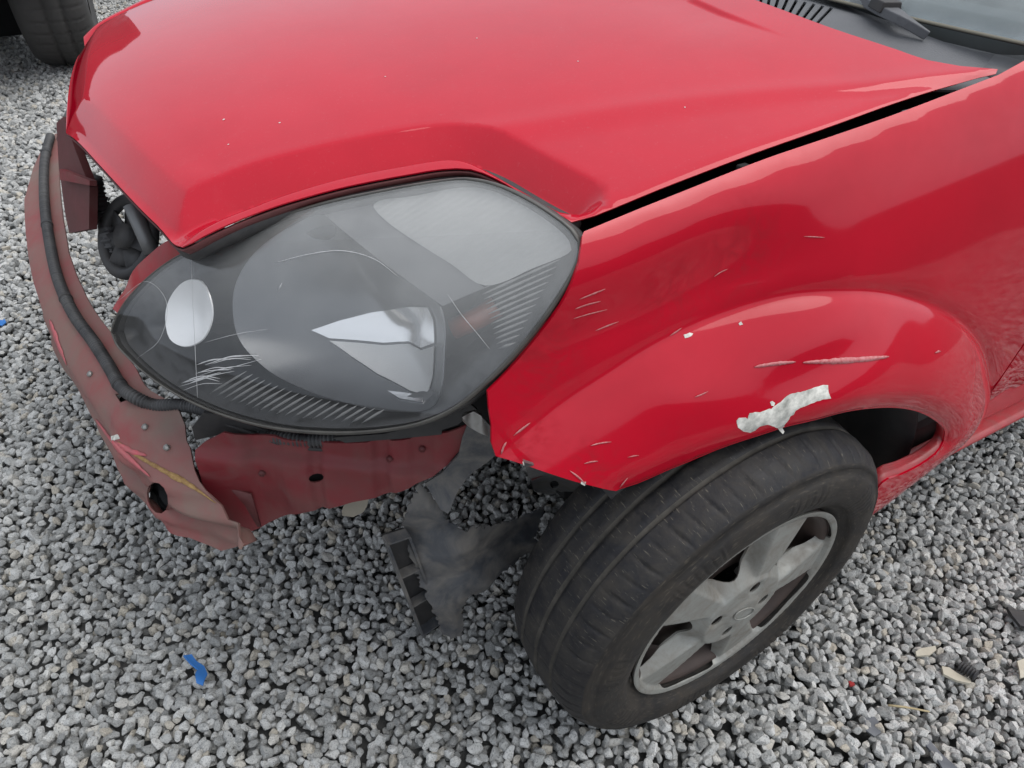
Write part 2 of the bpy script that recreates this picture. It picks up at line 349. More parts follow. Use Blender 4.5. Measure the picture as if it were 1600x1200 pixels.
def stone_mat():
    m = bpy.data.materials.new('granite_chips'); m.use_nodes = True; t = m.node_tree; N = t.nodes; L = t.links; p = N['Principled BSDF']
    oi = N.new('ShaderNodeObjectInfo'); tc = N.new('ShaderNodeTexCoord')
    add = N.new('ShaderNodeVectorMath'); add.operation = 'ADD'; mul = N.new('ShaderNodeVectorMath'); mul.operation = 'SCALE'; mul.inputs['Scale'].default_value = 53
    cmb = N.new('ShaderNodeCombineXYZ')
    for k in range(3): L.new(oi.outputs['Random'], cmb.inputs[k])
    L.new(cmb.outputs[0], mul.inputs[0]); L.new(tc.outputs['Object'], add.inputs[0]); L.new(mul.outputs[0], add.inputs[1])
    cr = N.new('ShaderNodeValToRGB'); e = cr.color_ramp.elements
    e[0].position = 0; e[0].color = (.20, .202, .196, 1); e[1].position = 1; e[1].color = (.62, .615, .585, 1)
    for pos, c in ((.12, (.31, .312, .302)), (.45, (.43, .432, .418)), (.8, (.55, .55, .532)), (.965, (.45, .41, .34)), (.98, (.57, .565, .535))):
        q = e.new(pos); q.color = (*c, 1)
    L.new(oi.outputs['Random'], cr.inputs['Fac'])
    n1 = N.new('ShaderNodeTexNoise'); n1.inputs['Scale'].default_value = 4.2; n1.inputs['Detail'].default_value = 4; n1.inputs['Roughness'].default_value = .75; L.new(add.outputs[0], n1.inputs['Vector'])
    r1 = N.new('ShaderNodeMapRange'); r1.inputs['From Min'].default_value = .53; r1.inputs['From Max'].default_value = .64; r1.inputs['To Max'].default_value = .8; L.new(n1.outputs['Fac'], r1.inputs['Value'])
    mx = N.new('ShaderNodeMix'); mx.data_type = 'RGBA'; mx.blend_type = 'MIX'; L.new(r1.outputs[0], mx.inputs['Factor'])
    ca = [i for i in mx.inputs if i.type == 'RGBA']; L.new(cr.outputs[0], ca[0]); ca[1].default_value = (.075, .08, .085, 1)
    r2 = N.new('ShaderNodeMapRange'); r2.inputs['From Min'].default_value = .40; r2.inputs['From Max'].default_value = .30; r2.inputs['To Max'].default_value = .7; L.new(n1.outputs['Fac'], r2.inputs['Value'])
    m2 = N.new('ShaderNodeMix'); m2.data_type = 'RGBA'; L.new(r2.outputs[0], m2.inputs['Factor']); cb = [i for i in m2.inputs if i.type == 'RGBA']
    L.new([o for o in mx.outputs if o.type == 'RGBA'][0], cb[0]); cb[1].default_value = (.74, .74, .71, 1)
    L.new([o for o in m2.outputs if o.type == 'RGBA'][0], p.inputs['Base Color']); p.inputs['Roughness'].default_value = .8; p.inputs['Specular IOR Level'].default_value = .3
    b = N.new('ShaderNodeBump'); b.inputs['Strength'].default_value = .6; b.inputs['Distance'].default_value = .0025; L.new(n1.outputs['Fac'], b.inputs['Height']); L.new(b.outputs[0], p.inputs['Normal'])
    return m
M['stone'] = stone_mat()
M['ground'] = mat('stone_dust_ground', (.05, .05, .048), .95, var=(.10, .10, .098), var_scale=55, var_amt=.9, bump=60, bump_s=.8, bump_d=.01)

# ------------------------------------------------------------------ ground and gravel
g = raw('ground', [(-400, -400, -.03), (400, -400, -.03), (400, 400, -.03), (-400, 400, -.03)], [(0, 1, 2, 3)], M['ground'], None, False); g['kind'] = 'structure'
def ico(sub):
    import bmesh
    bm = bmesh.new(); bmesh.ops.create_icosphere(bm, subdivisions=sub, radius=1)
    V = np.array([v.co[:] for v in bm.verts]); Fc = [[v.index for v in f.verts] for f in bm.faces]; bm.free(); return V, Fc
def gravel():
    V0, F0 = ico(3)
    src = bpy.data.collections.new('stone_shapes'); NS = 14
    for k in range(NS):
        V = V0.copy(); nrm = rng.normal(size=(17, 3)); nrm /= np.linalg.norm(nrm, axis=1)[:, None]; dd = rng.uniform(.50, .78, 17)
        for n_, d_ in zip(nrm, dd):                      # shave flat faces off a ball: crushed stone
            s = V@n_-d_; V -= np.where(s > 0, s*.97, 0)[:, None]*n_
        ph = rng.uniform(0, 6, 3)
        V *= (1+.035*np.sin(V@rng.normal(size=3)*4+ph[0])+.025*np.sin(V@rng.normal(size=3)*8+ph[1]))[:, None]
        V *= np.array([1, rng.uniform(.72, .95), rng.uniform(.6, .85)])*1.34
        me = bpy.data.meshes.new('stone'); me.from_pydata([tuple(v) for v in V], [], F0); me.polygons.foreach_set('use_smooth', [False]*len(F0)); me.materials.append(M['stone'])
        src.objects.link(bpy.data.objects.new('stone', me))
    pts, scl = [], []
    def layer(x0, x1, y0, y1, sp, z0, z1, smin, smax, cut=None):
        nx, ny = int((x1-x0)/sp), int((y1-y0)/(sp*.87)); X, Y = np.meshgrid(np.arange(nx), np.arange(ny))
        x = x0+(X+.5*(Y % 2)).ravel()*sp+rng.normal(0, sp*.22, nx*ny); y = y0+Y.ravel()*sp*.87+rng.normal(0, sp*.22, nx*ny)
        und = .006*np.sin(x*5.1+y*2.3)+.005*np.sin(y*7.7-x*3.1)
        z = rng.uniform(z0, z1, nx*ny)+und; s = smin+(smax-smin)*rng.beta(2.0, 2.6, nx*ny)
        k = np.ones(nx*ny, bool) if cut is None else cut(x, y)
        pts.append(np.c_[x, y, z][k]); scl.append(s[k])
    near = lambda x, y: (y > -1.1)
    layer(-1.9, 1.9, -1.1, 1.9, .0150, -.010, .001, .0055, .0128)
    layer(-1.9, 1.9, -1.1, 1.9, .0240, -.027, -.019, .008, .013)
    layer(-3.0, -1.9, .2, 2.4, .0175, -.011, .001, .0065, .0150); layer(-1.9, 2.4, 1.9, 2.8, .0175, -.011, .001, .0065, .0150); layer(1.9, 2.6, -1.1, 1.9, .0175, -.011, .001, .0065, .0150)
    layer(-.6, 2.2, -5.5, -1.1, .020, -.012, .001, .0075, .0160)
    layer(-.6, 2.2, -5.5, -1.1, .032, -.024, -.016, .011, .016)
    P = np.concatenate(pts); S = np.concatenate(scl); n = len(P)
    me = bpy.data.meshes.new('gravel'); me.vertices.add(n); me.vertices.foreach_set('co', P.astype(np.float32).ravel())
    a = me.attributes.new('scl', 'FLOAT', 'POINT'); a.data.foreach_set('value', S.astype(np.float32))
    rot = np.c_[rng.normal(0, .5, n), rng.normal(0, .5, n), rng.uniform(0, 6.283, n)].astype(np.float32)
    a = me.attributes.new('rot', 'FLOAT_VECTOR', 'POINT'); a.data.foreach_set('vector', rot.ravel())
    a = me.attributes.new('pick', 'INT', 'POINT'); a.data.foreach_set('value', rng.integers(0, NS, n).astype(np.int32))
    o = link('gravel', me, M['stone'])
    ng = bpy.data.node_groups.new('scatter_stones', 'GeometryNodeTree')
    ng.interface.new_socket('Geometry', in_out='INPUT', socket_type='NodeSocketGeometry'); ng.interface.new_socket('Geometry', in_out='OUTPUT', socket_type='NodeSocketGeometry')
    N, L = ng.nodes, ng.links
    gi, go = N.new('NodeGroupInput'), N.new('NodeGroupOutput')
    ci = N.new('GeometryNodeCollectionInfo'); ci.inputs['Collection'].default_value = src; ci.inputs['Separate Children'].default_value = True; ci.inputs['Reset Children'].default_value = True
    ip = N.new('GeometryNodeInstanceOnPoints'); ip.inputs['Pick Instance'].default_value = True
    def attr(nm, ty):
        q = N.new('GeometryNodeInputNamedAttribute'); q.data_type = ty; q.inputs['Name'].default_value = nm; return q.outputs['Attribute']
    L.new(gi.outputs[0], ip.inputs['Points']); L.new(ci.outputs[0], ip.inputs['Instance'])
    L.new(attr('pick', 'INT'), ip.inputs['Instance Index']); L.new(attr('scl', 'FLOAT'), ip.inputs['Scale'])
    er = N.new('FunctionNodeEulerToRotation'); L.new(attr('rot', 'FLOAT_VECTOR'), er.inputs[0]); L.new(er.outputs[0], ip.inputs['Rotation'])
    L.new(ip.outputs[0], go.inputs[0])
    md = o.modifiers.new('scatter', 'NODES'); md.node_group = ng
    tag(o, 'loose light grey granite gravel covering the yard', 'gravel', kind='stuff')
gravel()

# ================================================================== the red car
# x forward, y to the car's left (towards the camera), origin on the ground under the front axle
car = empty('damaged_car', (0, 0, 0))
tag(car, 'damaged red hatchback with stripped front bumper and dented left wing', 'car')

# ---- bonnet: a height over the ground plan
c0 = mono([-.6, -.4, -.26, 0, .2, .4, .55, .62, .652, .68], [.994, .975, .961, .936, .915, .889, .857, .827, .800, .762])
def hood_base(x, y): return c0(x+.3*y*y)-.04*(y/.66)**2
HB = HF((0, 0, 0), (1, 0, 0), (0, 1, 0), (0, 0, 1), hood_base)
crease1 = catmull(HB.hit([(1640, 100), (1558, 109), (1450, 118), (1350, 130), (1200, 141), (1000, 163), (800, 195), (600, 227), (450, 254), (380, 270), (335, 279), (300, 275), (268, 255), (243, 232)]), .03)
crease2 = catmull(HB.hit([(1085, -3), (1130, 17), (1180, 37), (1240, 60)]), .03)
gap_px = [(897, 347), (960, 322), (1030, 293), (1100, 266), (1180, 236), (1300, 194), (1400, 158), (1480, 133), (1530, 119), (1557, 113)]
rear_px = [(1559, 108), (1500, 103), (1450, 94), (1400, 77), (1300, 44), (1180, 0)]
lamp_px = [(893, 347), (860, 328), (820, 305), (775, 279), (735, 264), (690, 264), (640, 272), (560, 287), (480, 307), (400, 333), (340, 358), (300, 379), (283, 386)]
front_px = [(284, 386), (255, 362), (225, 332), (190, 295), (155, 257), (120, 220), (98, 192)]
H_DROP = .034
h_gap = HB.hit(gap_px); h_rear = HB.hit(rear_px); h_lamp = HB.hit(lamp_px, dh=-H_DROP); h_front = HB.hit(front_px, dh=-H_DROP*.6)
h_front[-1][1] = 0
mirror = lambda P: np.array([(p[0], -p[1]) for p in P])
half = np.r_[catmull(h_front[::-1], .012), catmull(h_lamp[::-1], .012)[1:], catmull(h_gap, .02)[1:], catmull(h_rear, .02)]
rear_mid = catmull(np.array([h_rear[-1], (h_rear[-1][0]+.05, .16), (h_rear[-1][0]+.07, 0)]), .03)[1:]
halfL = np.r_[half, rear_mid]
hood_out = np.r_[halfL, mirror(halfL[1:-1])[::-1]]
edge_line = np.r_[catmull(h_front[::-1], .004), catmull(h_lamp[::-1], .004)[1:]]
for _ in range(30): edge_line[1:-1] = (edge_line[:-2]+2*edge_line[1:-1]+edge_line[2:])/4
gap_line = catmull(h_gap, .02); rear_line = np.r_[catmull(h_rear, .03), rear_mid]
def hood_h(x, y):
    x = np.atleast_1d(np.asarray(x, float)); y = np.abs(np.atleast_1d(np.asarray(y, float))); z = hood_base(x, y); Q = np.c_[x, y]
    d, t = pdist(Q, crease1)                           # runs from the back corner to the nose: the outer side is its left
    hgt = .62*(.0105-.0065*sstep(t/.30))*(1-sstep((t-.84)/.14))
    wd = .016+.030*sstep((t-.05)/.5)
    z = z-hgt*sstep(d/wd)*(1-.75*sstep((d-.04)/.20))
    z = z+.0010*np.exp(-(d/.018)**2)*(1-sstep((t-.9)/.1))
    d2, t2 = pdist(Q, crease2)
    z = z-.0045*(1-sstep((t2-.2)/.8))*np.where(d2 > 0, 0, sstep(-d2/.008)*np.exp(-(d2/.10)**2))
    e, te = pdist(Q, edge_line); e = np.abs(e)
    z = z-H_DROP*(.42+.58*sstep((te-.36)/.24))*np.clip(1-e/.034, 0, 1)**1.15
    q, _ = pdist(Q, gap_line); q = np.abs(q); z = z-.003*np.exp(-(q/.006)**2)
    return z
HOOD = HF((0, 0, 0), (1, 0, 0), (0, 1, 0), (0, 0, 1), hood_h)
h_gap = HOOD.hit(gap_px, dh=.002); h_rear = HOOD.hit(rear_px); h_lamp = HOOD.hit(lamp_px); h_front = HOOD.hit(front_px); h_front[-1][1] = 0   # cut the outline again on the finished surface
half = np.r_[catmull(h_front[::-1], .012), catmull(h_lamp[::-1], .012)[1:], catmull(h_gap, .02)[1:], catmull(h_rear, .02)]
halfL = np.r_[half, rear_mid]; hood_out = np.r_[halfL, mirror(halfL[1:-1])[::-1]]
hx = np.r_[offsets(edge_line, (.006, .012, .018, .024, .030, .036, .044, -.006, -.012, -.018, -.024, -.030, -.036, -.044), .007), offsets(crease1[3:], (-.012, -.006, 0, .006, .012, .020, .030), .010)]; hx = np.r_[hx, offsets(crease2, (.004, .001, -.002, -.004, -.006, -.008, -.012), .008)]; hx = np.r_[hx, mirror(hx)]
hood = patch('bonnet', HOOD, hood_out, .0120, .0016, M['paint'], car, extra=hx)
# folded rim under the bonnet's front edge
fl = HOOD.pts(np.r_[catmull(h_front[::-1], .01), catmull(h_lamp[::-1], .01)[1:]]); fl2 = fl+np.array([-.010, -.004, -.010])
tube('bonnet_slit_filler', fl[int(len(fl)*.45):]+np.array([-.012, -.008, -.014]), .009, M['black'], hood, 8)  # dark tube added to close the bright slit above the lamp
sheet('bonnet_return', np.stack([fl-[0, 0, .004], fl2-[0, 0, .004]]), .002, M['primer_dark'], hood, 0)
for u_, v_ in ((357, 226), (350, 187), (1070, 168), (602, 120), (437, 192), (903, 96), (745, 60)):
    c_ = HOOD.hit([(u_, v_)])[0]; r_ = random.uniform(.0008, .0016)
    patch('stone_chip', HOOD, np.array([(c_[0]+r_*random.uniform(.7, 1.3)*math.cos(t), c_[1]+r_*random.uniform(.7, 1.3)*math.sin(t)) for t in np.linspace(0, 2*math.pi, 8, endpoint=False)]), .004, .0003, mat('chip_primer', (.6, .5, .48), .8), hood, off=.0005)

# ---- left front wing: a distance y from the car's middle plane over (x, z)
zgap = lambda x: .891-.118*np.asarray(x)+.03*np.asarray(x)**2
S = mono([-.72, -.62, -.5, -.4, -.28, -.20, -.12, -.067, -.036, -.018, -.006, 0, .02], [.722, .742, .752, .759, .757, .748, .731, .7135, .6995, .6885, .6775, .668, .62])
def wing_base(x, z):
    x = np.asarray(x, float); z = np.asarray(z, float)
    w_ = z-zgap(x); return S(w_)-.030*sstep((x+.10)/.24)*(sstep((-w_-.014)/.11)-.9*sstep((-w_-.15)/.22))-.22*np.clip(x-.10, 0, None)**2-.02*np.clip(-x-.2, 0, None)**2
WB = HF((0, 0, 0), (1, 0, 0), (0, 0, 1), (0, 1, 0), wing_base)
WC = np.array([.014, .271])                         # wheel centre in x, z
crease_px = [(772, 720), (800, 698), (840, 662), (880, 628), (945, 589), (1000, 552), (1060, 523), (1150, 489), (1250, 463), (1350, 457), (1430, 470), (1495, 499), (1535, 543), (1549, 595), (1540, 640), (1515, 688)]
flare = catmull(WB.hit(crease_px), .003)
for _ in range(120): flare[1:-1] = (flare[:-2]+2*flare[1:-1]+flare[2:])/4
lip_px = [(972, 768), (1000, 759), (1050, 737), (1130, 704), (1190, 684), (1250, 666), (1320, 648), (1390, 640), (1430, 644), (1463, 658), (1480, 676), (1478, 692)]
def dent(x, z, cx, cz, sx, sz, a, ang=0.0):
    c, s = math.cos(ang), math.sin(ang); dx, dz = x-cx, z-cz; p, q = (c*dx+s*dz)/sx, (-s*dx+c*dz)/sz
    return a*np.exp(-p*p-q*q)
def xz(u, v): return tuple(WB.hit([(u, v)])[0])
DENTS = [(*xz(1255, 552), .085, .030, -.010, -.15), (*xz(1150, 395), .12, .07, -.007, 0), (*xz(1060, 600), .06, .03, .003, .3), (*xz(1400, 520), .05, .05, -.003, 0)]
def wing_h0(x, z):
    x = np.atleast_1d(np.asarray(x, float)); z = np.atleast_1d(np.asarray(z, float)); y = wing_base(x, z)
    d, t = pdist(np.c_[x, z], flare)                     # positive below / inside the arc
    d = np.where(np.hypot(x-WC[0], z-WC[1]) > .75, np.minimum(d, 0), d)
    amp = .35+.65*sstep((t-.08)/.25); amp = amp*(1-.92*sstep((t-.70)/.30))
    y = y+amp*np.where(d > 0, .048*(1-(1-np.clip(d/.115, 0, 1))**2), 0)-amp*.003*np.exp(-(np.minimum(d, 0)/.012)**2)*np.where(d > 0, np.exp(-(d/.006)**2), 1)
    return y
WH0 = HF((0, 0, 0), (1, 0, 0), (0, 0, 1), (0, 1, 0), wing_h0)
lip_xz = catmull(WH0.hit(lip_px, dh=-.006), .012)
def wing_h(x, z):
    x = np.atleast_1d(np.asarray(x, float)); z = np.atleast_1d(np.asarray(z, float)); y = wing_h0(x, z)
    e, t = pdist(np.c_[x, z], lip_xz); e = np.abs(e)
    y = y-.006*(1-sstep(e/.034))-.004*(1-sstep(e/.008))
    for a in DENTS: y = y+dent(x, z, *a)
    return y
WING = HF((0, 0, 0), (1, 0, 0), (0, 0, 1), (0, 1, 0), wing_h)
wgap_px = [(913, 362), (960, 343), (1000, 327), (1100, 288), (1200, 248), (1300, 213), (1400, 178), (1500, 140), (1560, 117)]
wfront_px = [(775, 713), (768, 692), (768, 665), (764, 640), (762, 612), (782, 592), (812, 560), (845, 520), (875, 480), (893, 445), (905, 410), (908, 385), (910, 368)]
wlow_px = [(775, 713), (800, 720), (850, 737), (900, 753), (940, 763), (972, 768)]
XR = -.60                                            # where the wing ends and the door starts
ZS = .246                                            # top of the sill
top = WB.hit(wgap_px); top = np.r_[catmull(top, .02), resample([top[-1], (-.45, zgap(-.45)), (XR, zgap(XR))], .03)[1:]]
frn = catmull(WING.hit(wfront_px), .012)
low = catmull(WING.hit(wlow_px), .012)
arch = lip_xz
ra = WING.hit([(1462, 710), (1438, 727), (1408, 742), (1380, 754)]); rear_arch = catmull(np.r_[[arch[-1]], ra, [(ra[-1][0]-.002, ZS)]], .012); print('rear arch', ra.round(3).tolist())
wing_out = np.r_[frn, top, resample([top[-1], (XR, ZS)], .03)[1:], resample([(XR, ZS), rear_arch[-1]], .03)[1:], rear_arch[::-1][1:], arch[::-1][1:], low[::-1][1:-1]]
wing = patch('front_wing', WING, wing_out, .0110, .004, M['paint_scuffed'], car, extra=np.r_[offsets(flare, (-.016, -.010, -.006, -.002, .001, .004, .007, .010, .013, .016, .019, .024, .032), .006), offsets(lip_xz, (.004, .008, .014, .020, .027, .034, -.004, -.008, -.014, -.020, -.027, -.034), .007)])

# marks on the wing: filler showing through broken paint, scratches, chips
def z2(P): return [(1150+x/4, 600+y/4) for x, y in P]
def decal(name, hf, px, m, parent, off=.0004, th=.0003, step=.004, smooth=False):
    L = hf.hit(px); L = catmull(L, .004, True) if smooth else resample(L, .003, True)+0
    L = L+rng.normal(0, .0003, L.shape); return patch(name, hf, L, step, th, m, parent, off=off)
chip = decal('exposed_filler', WING, z2([(0, 230), (14, 212), (40, 206), (62, 212), (72, 216), (85, 182), (120, 176), (150, 178), (185, 160), (222, 152), (262, 122), (292, 100), (318, 72), (352, 58), (400, 50), (470, 28), (545, 6), (572, 8), (578, 48), (592, 90), (560, 95), (505, 108), (470, 122), (428, 140), (400, 152), (370, 168), (362, 190), (340, 202), (318, 236), (300, 258), (304, 296), (292, 312), (274, 296), (262, 274), (226, 262), (200, 252), (150, 264), (120, 290), (88, 304), (50, 298), (12, 270)]), M['filler'], wing)
decal('filler_speck', WING, z2([(212, 112), (228, 104), (242, 116), (236, 136), (220, 134)]), M['filler'], wing)
def strip_marks(name, lines, wd, m):
    for ln, f in lines: strip_on(name, WING, [(ln, f)], wd, m, wing, .0007, 4)
def strip_on(name, hf, lines, wd, m, parent, off=.0006, step_px=6, kind=None):
    """narrow marks lying on a surface: (pixel polyline, width factor)"""
    V, Fc = [], []
    for ln, f in lines:
        P = catmull([np.array(p, float) for p in ln], step_px); ab = hf.hit(P); n = len(ab)
        T = np.gradient(ab, axis=0); T /= np.maximum(np.linalg.norm(T, axis=1), 1e-9)[:, None]; W = np.c_[-T[:, 1], T[:, 0]]
        s = np.sin(np.linspace(0, math.pi, n))**.6*.85+.15; jt = 1+.22*rng.uniform(-1, 1, n)
        ww = (wd*f*.5*s*jt)[:, None]; p0 = hf.pts(ab-W*ww, off); p1 = hf.pts(ab+W*ww, off); b = len(V)
        for q0, q1 in zip(p0, p1): V += [q0, q1]
        Fc += [(b+2*i, b+2*i+1, b+2*i+3, b+2*i+2) for i in range(n-1)]
    o = raw(name, V, Fc, m, parent); 
    sm = o.modifiers.new('solid', 'SOLIDIFY'); sm.thickness = .0003; sm.offset = 1
    if kind: o['kind'] = kind
    return o
strip_marks('scratch', [([(1178, 573), (1210, 568), (1243, 565)], 1.5), ([(1254, 566), (1300, 564), (1350, 561), (1388, 557)], 2.2), ([(905, 467), (925, 459), (945, 451)], .7), ([(898, 482), (915, 476), (938, 470)], .6), ([(896, 497), (920, 490), (948, 483)], .5),
    ([(930, 516), (950, 508), (966, 502)], .6), ([(802, 680), (815, 670), (828, 660)], .9), ([(783, 709), (786, 698), (791, 690)], .9), ([(968, 761), (975, 752), (980, 746)], .8), ([(890, 735), (902, 744), (916, 757)], .6), ([(1046, 524), (1056, 518), (1064, 512)], .8),
    ([(922, 696), (938, 692), (955, 690)], .5), ([(980, 714), (990, 712), (998, 711)], .5), ([(912, 724), (924, 721), (934, 720)], .5), ([(1085, 620), (1096, 616), (1106, 611)], .5), ([(1115, 432), (1125, 425), (1136, 420)], .5), ([(1460, 551), (1465, 549), (1469, 549)], .9), ([(1255, 369), (1275, 370), (1288, 371)], .4)], .0028, M['scratch'])
for px in ([(1068, 524), (1078, 519), (1083, 522), (1076, 528), (1069, 528)], [(816, 721), (822, 719), (824, 725), (818, 726)], [(908, 752), (916, 753), (914, 758), (907, 756)], [(1154, 505), (1158, 503), (1161, 507), (1156, 509)]): decal('paint_chip', WING, px, M['filler'], wing)

# ---- sill and door behind the wing
def sweep_x(name, prof, x0, x1, m, parent, n=2):
    V = [(x, y, z) for x in np.linspace(x0, x1, n) for y, z in prof]; k = len(prof)
    return raw(name, V, [(i*k+j, i*k+j+1, (i+1)*k+j+1, (i+1)*k+j) for i in range(n-1) for j in range(k-1)], m, parent)
sill = sweep_x('sill', [(.60, .222), (.715, .223), (.727, .226), (.737, .231), (.742, .237), (.740, .242), (.730, .2445), (.70, .245)], -.395, -2.6, M['paint_dirty'], car, 12)
door_out = np.array(resample([(XR-.006, ZS), (XR-.006, float(zgap(XR))-.012), (-1.75, float(zgap(-.9))-.012), (-1.75, ZS)], .03, True))
def door_h(x, z): return wing_base(np.maximum(x, -.7), z)
door = patch('front_door', HF((0, 0, 0), (1, 0, 0), (0, 0, 1), (0, 1, 0), door_h), door_out[::-1], .03, .004, M['paint'], car)

rd_out = np.array(resample([(-1.757, ZS), (-1.757, float(zgap(-.9))-.012), (-2.6, float(zgap(-.9))-.03), (-2.6, ZS)], .03, True))
rear_side = patch('rear_side_panel', HF((0, 0, 0), (1, 0, 0), (0, 0, 1), (0, 1, 0), door_h), rd_out[::-1], .04, .004, M['paint'], car)
# folded return of the arch edge
al = np.r_[arch, rear_arch[1:]]; A0 = WING.pts(al); A0[:, 1] -= .003; rdir = np.c_[al[:, 0]-WC[0], np.zeros(len(al)), al[:, 1]-WC[1]]; rdir /= np.linalg.norm(rdir, axis=1)[:, None]
sheet('arch_return', np.stack([A0, A0+rdir*.004-[0, .012, 0], A0+rdir*.005-[0, .016, 0], A0+rdir*.012-[0, .020, 0]]), .0015, M['paint_dirty'], wing, 0)
# ---- inner wheel house
aw = np.linspace(-.35, math.pi+.12, 30); WHs = []
for y in np.linspace(.40, .750, 6):
    rr = .372; WHs.append([(WC[0]-.03+rr*1.06*math.cos(a), y, WC[1]+.01+rr*.93*math.sin(a)) for a in aw])
WHs.insert(0, [(WC[0], .40, WC[1]) for a in aw])
sheet('wheel_arch_liner', np.array(WHs)[:, 10:, :], .003, M['black'], car, 0)

# ---- left front wheel
ST, CB = rad(1.4), rad(-3.0)
WO = np.array([.014, .809, .271]); WN = np.array([-math.sin(ST)*math.cos(CB), math.cos(ST)*math.cos(CB), math.sin(CB)])
WX = np.cross(WN, [0, 0, 1]); WX /= np.linalg.norm(WX); WZ = np.cross(WX, WN)
def wheel_at(O, AX, EX, EZ, parent, side=''):
    prof = [(-.03, .06), (-.028, .085), (-.036, .10), (-.040, .118), (-.034, .128), (-.05, .140), (-.06, .150), (-.05, .158), (-.02, .163), (-.008, .168), (-.003, .174), (-.005, .182), (-.012, .180)]
    rim = lathe('wheel', [(a, r) for a, r in prof], O, AX, EX, EZ, M['steel'], parent, 72)
    tp = [(-.016, .176), (-.009, .181), (-.003, .187), (.002, .194), (.0085, .204), (.0125, .2045), (.0145, .214), (.0165, .226), (.0155, .240), (.0125, .249), (.0095, .254), (.0085, .2545), (.0075, .2585), (.0045, .2635), (.0055, .265), (.001, .2695),
          (-.004, .274), (-.010, .2785), (-.017, .2820), (-.025, .2845), (-.034, .2862), (-.044, .2874), (-.0465, .2876), (-.0475, .2850), (-.0515, .2850), (-.0525, .2880), (-.062, .2886), (-.074, .289), (-.0805, .289), (-.0815, .2864), (-.0860, .2864), (-.087, .289),
          (-.099, .2886), (-.112, .2880), (-.1165, .2876), (-.1175, .2850), (-.1215, .2850), (-.1225, .2874), (-.132, .2862), (-.142, .2845), (-.150, .282), (-.158, .278), (-.165, .271), (-.171, .262), (-.178, .245), (-.182, .226), (-.178, .205), (-.168, .185), (-.160, .176)]
    nb = 66
    jit = rng.uniform(-.12, .12, nb)
    def fr(j, a, r, t):
        k = t*nb; i = int(k) % nb; f = (k-int(k)-.5)+jit[i]*.3
        f2 = f-((a+.02)*9)                                # sipes lean
        if -.046 < a < -.001 and r > .268:                 # worn outer shoulder cuts
            if abs(f2) < .075: r -= .0040*(1 if i % 2 == 0 else .55)*max(0., 1-abs(a+.020)/.024)
        if -.115 < a < -.053 and abs(f-.25) < .05 and r > .287 and i % 2: r -= .0008
        if .215 < r < .243 and a > 0 and ((t*8) % 1) < .42 and int(t*330) % 3 != 0 and abs(r-.229) < .011: a += .0012     # raised sidewall marking
        r += .0007*math.sin(t*40+a*60)+.0004*math.sin(t*131+a*220)
        return a, r
    tyre = lathe('tyre', tp, O, AX, EX, EZ, M['rubber'], rim, 66*14, fr)
    tyre.data.materials.append(M['rubber_side']); tyre.data.materials.append(M['groove']); m_ = len(tp)-1
    kind_ = [1 if (j < 15 or j > 42) else (2 if j in (22, 23, 24, 28, 29, 30, 34, 35, 36) else 0) for j in range(m_)]
    tyre.data.polygons.foreach_set('material_index', kind_*(66*14))
    # wheel cover: five broad spokes, windows between them, bolt holes and a small centre boss
    ang0 = rad(35)
    def polar(r, t): return (r*math.cos(t), r*math.sin(t))
    out = np.array([polar(.1865, 2*math.pi*k/120) for k in range(120)]); holes = []
    for k in range(5):
        c = ang0+2*math.pi*(k+.5)/5
        P = [polar(.174, c-rad(21)), polar(.1765, c-rad(10)), polar(.1765, c+rad(10)), polar(.174, c+rad(21)), polar(.152, c+rad(21.5)), polar(.118, c+rad(19)), polar(.090, c+rad(13)), polar(.080, c), polar(.090, c-rad(13)), polar(.118, c-rad(19)), polar(.152, c-rad(21.5))]
        holes.append(catmull(P, .006, True))
    for k in range(4):
        c = rad(12)+k*math.pi/2; q = polar(.050, c); holes.append(np.array([(q[0]+.0100*math.cos(t), q[1]+.0100*math.sin(t)) for t in np.linspace(0, 2*math.pi, 12, endpoint=False)]))
    def cap_h(a, b):
        a = np.asarray(a); b = np.asarray(b); r = np.hypot(a, b); t = np.arctan2(b, a)-ang0
        m = np.abs((t/(2*math.pi/5)+.5) % 1-.5)*2           # 0 in the middle of a spoke, 1 between spokes
        h = .012*(1-(r/.19)**2)-.003
        h = h-.022*sstep((m-.30)/.16)*sstep((r-.066)/.03)*(1-sstep((r-.170)/.006))     # bevelled spoke sides
        h = h+.0035*sstep((.073-r)/.004)-.004*sstep((.062-r)/.003)*0
        h = h+.003*(1-sstep((r/.030-.8)/.35))
        h = np.where(r > .1745, np.maximum(h, .0045*sstep((r-.1745)/.003)), h)+.0015*np.exp(-((r-.1845)/.002)**2)
        for k in range(4):
            c = rad(12)+k*math.pi/2; h = h-.004*np.exp(-(((a-.05*math.cos(c))**2+(b-.05*math.sin(c))**2)/.012**2)**2)
        return h
    CAPHF = HF(O, EX, EZ, -AX if np.dot(np.cross(EX, EZ), AX) < 0 else AX, cap_h)
    if np.dot(CAPHF.N, AX) < 0: CAPHF = HF(O, -EX, EZ, AX, lambda a, b: cap_h(-a, b)); out = out*[-1, 1]; holes = [h*[-1, 1] for h in holes]
    cover = patch('wheel_cover', CAPHF, out[::-1] if False else out, .0030, .003, M['cap'], rim, holes)
    ov_ = [O+EX*.026*math.cos(t)*math.cos(.6)-EX*.012*math.sin(t)*math.sin(.6)+EZ*(.026*math.cos(t)*math.sin(.6)+.012*math.sin(t)*math.cos(.6))+AX*.0165 for t in np.linspace(0, 2*math.pi, 29)]
    tube('centre_badge', ov_, .0012, M['cap'], rim, 6, ends=False)
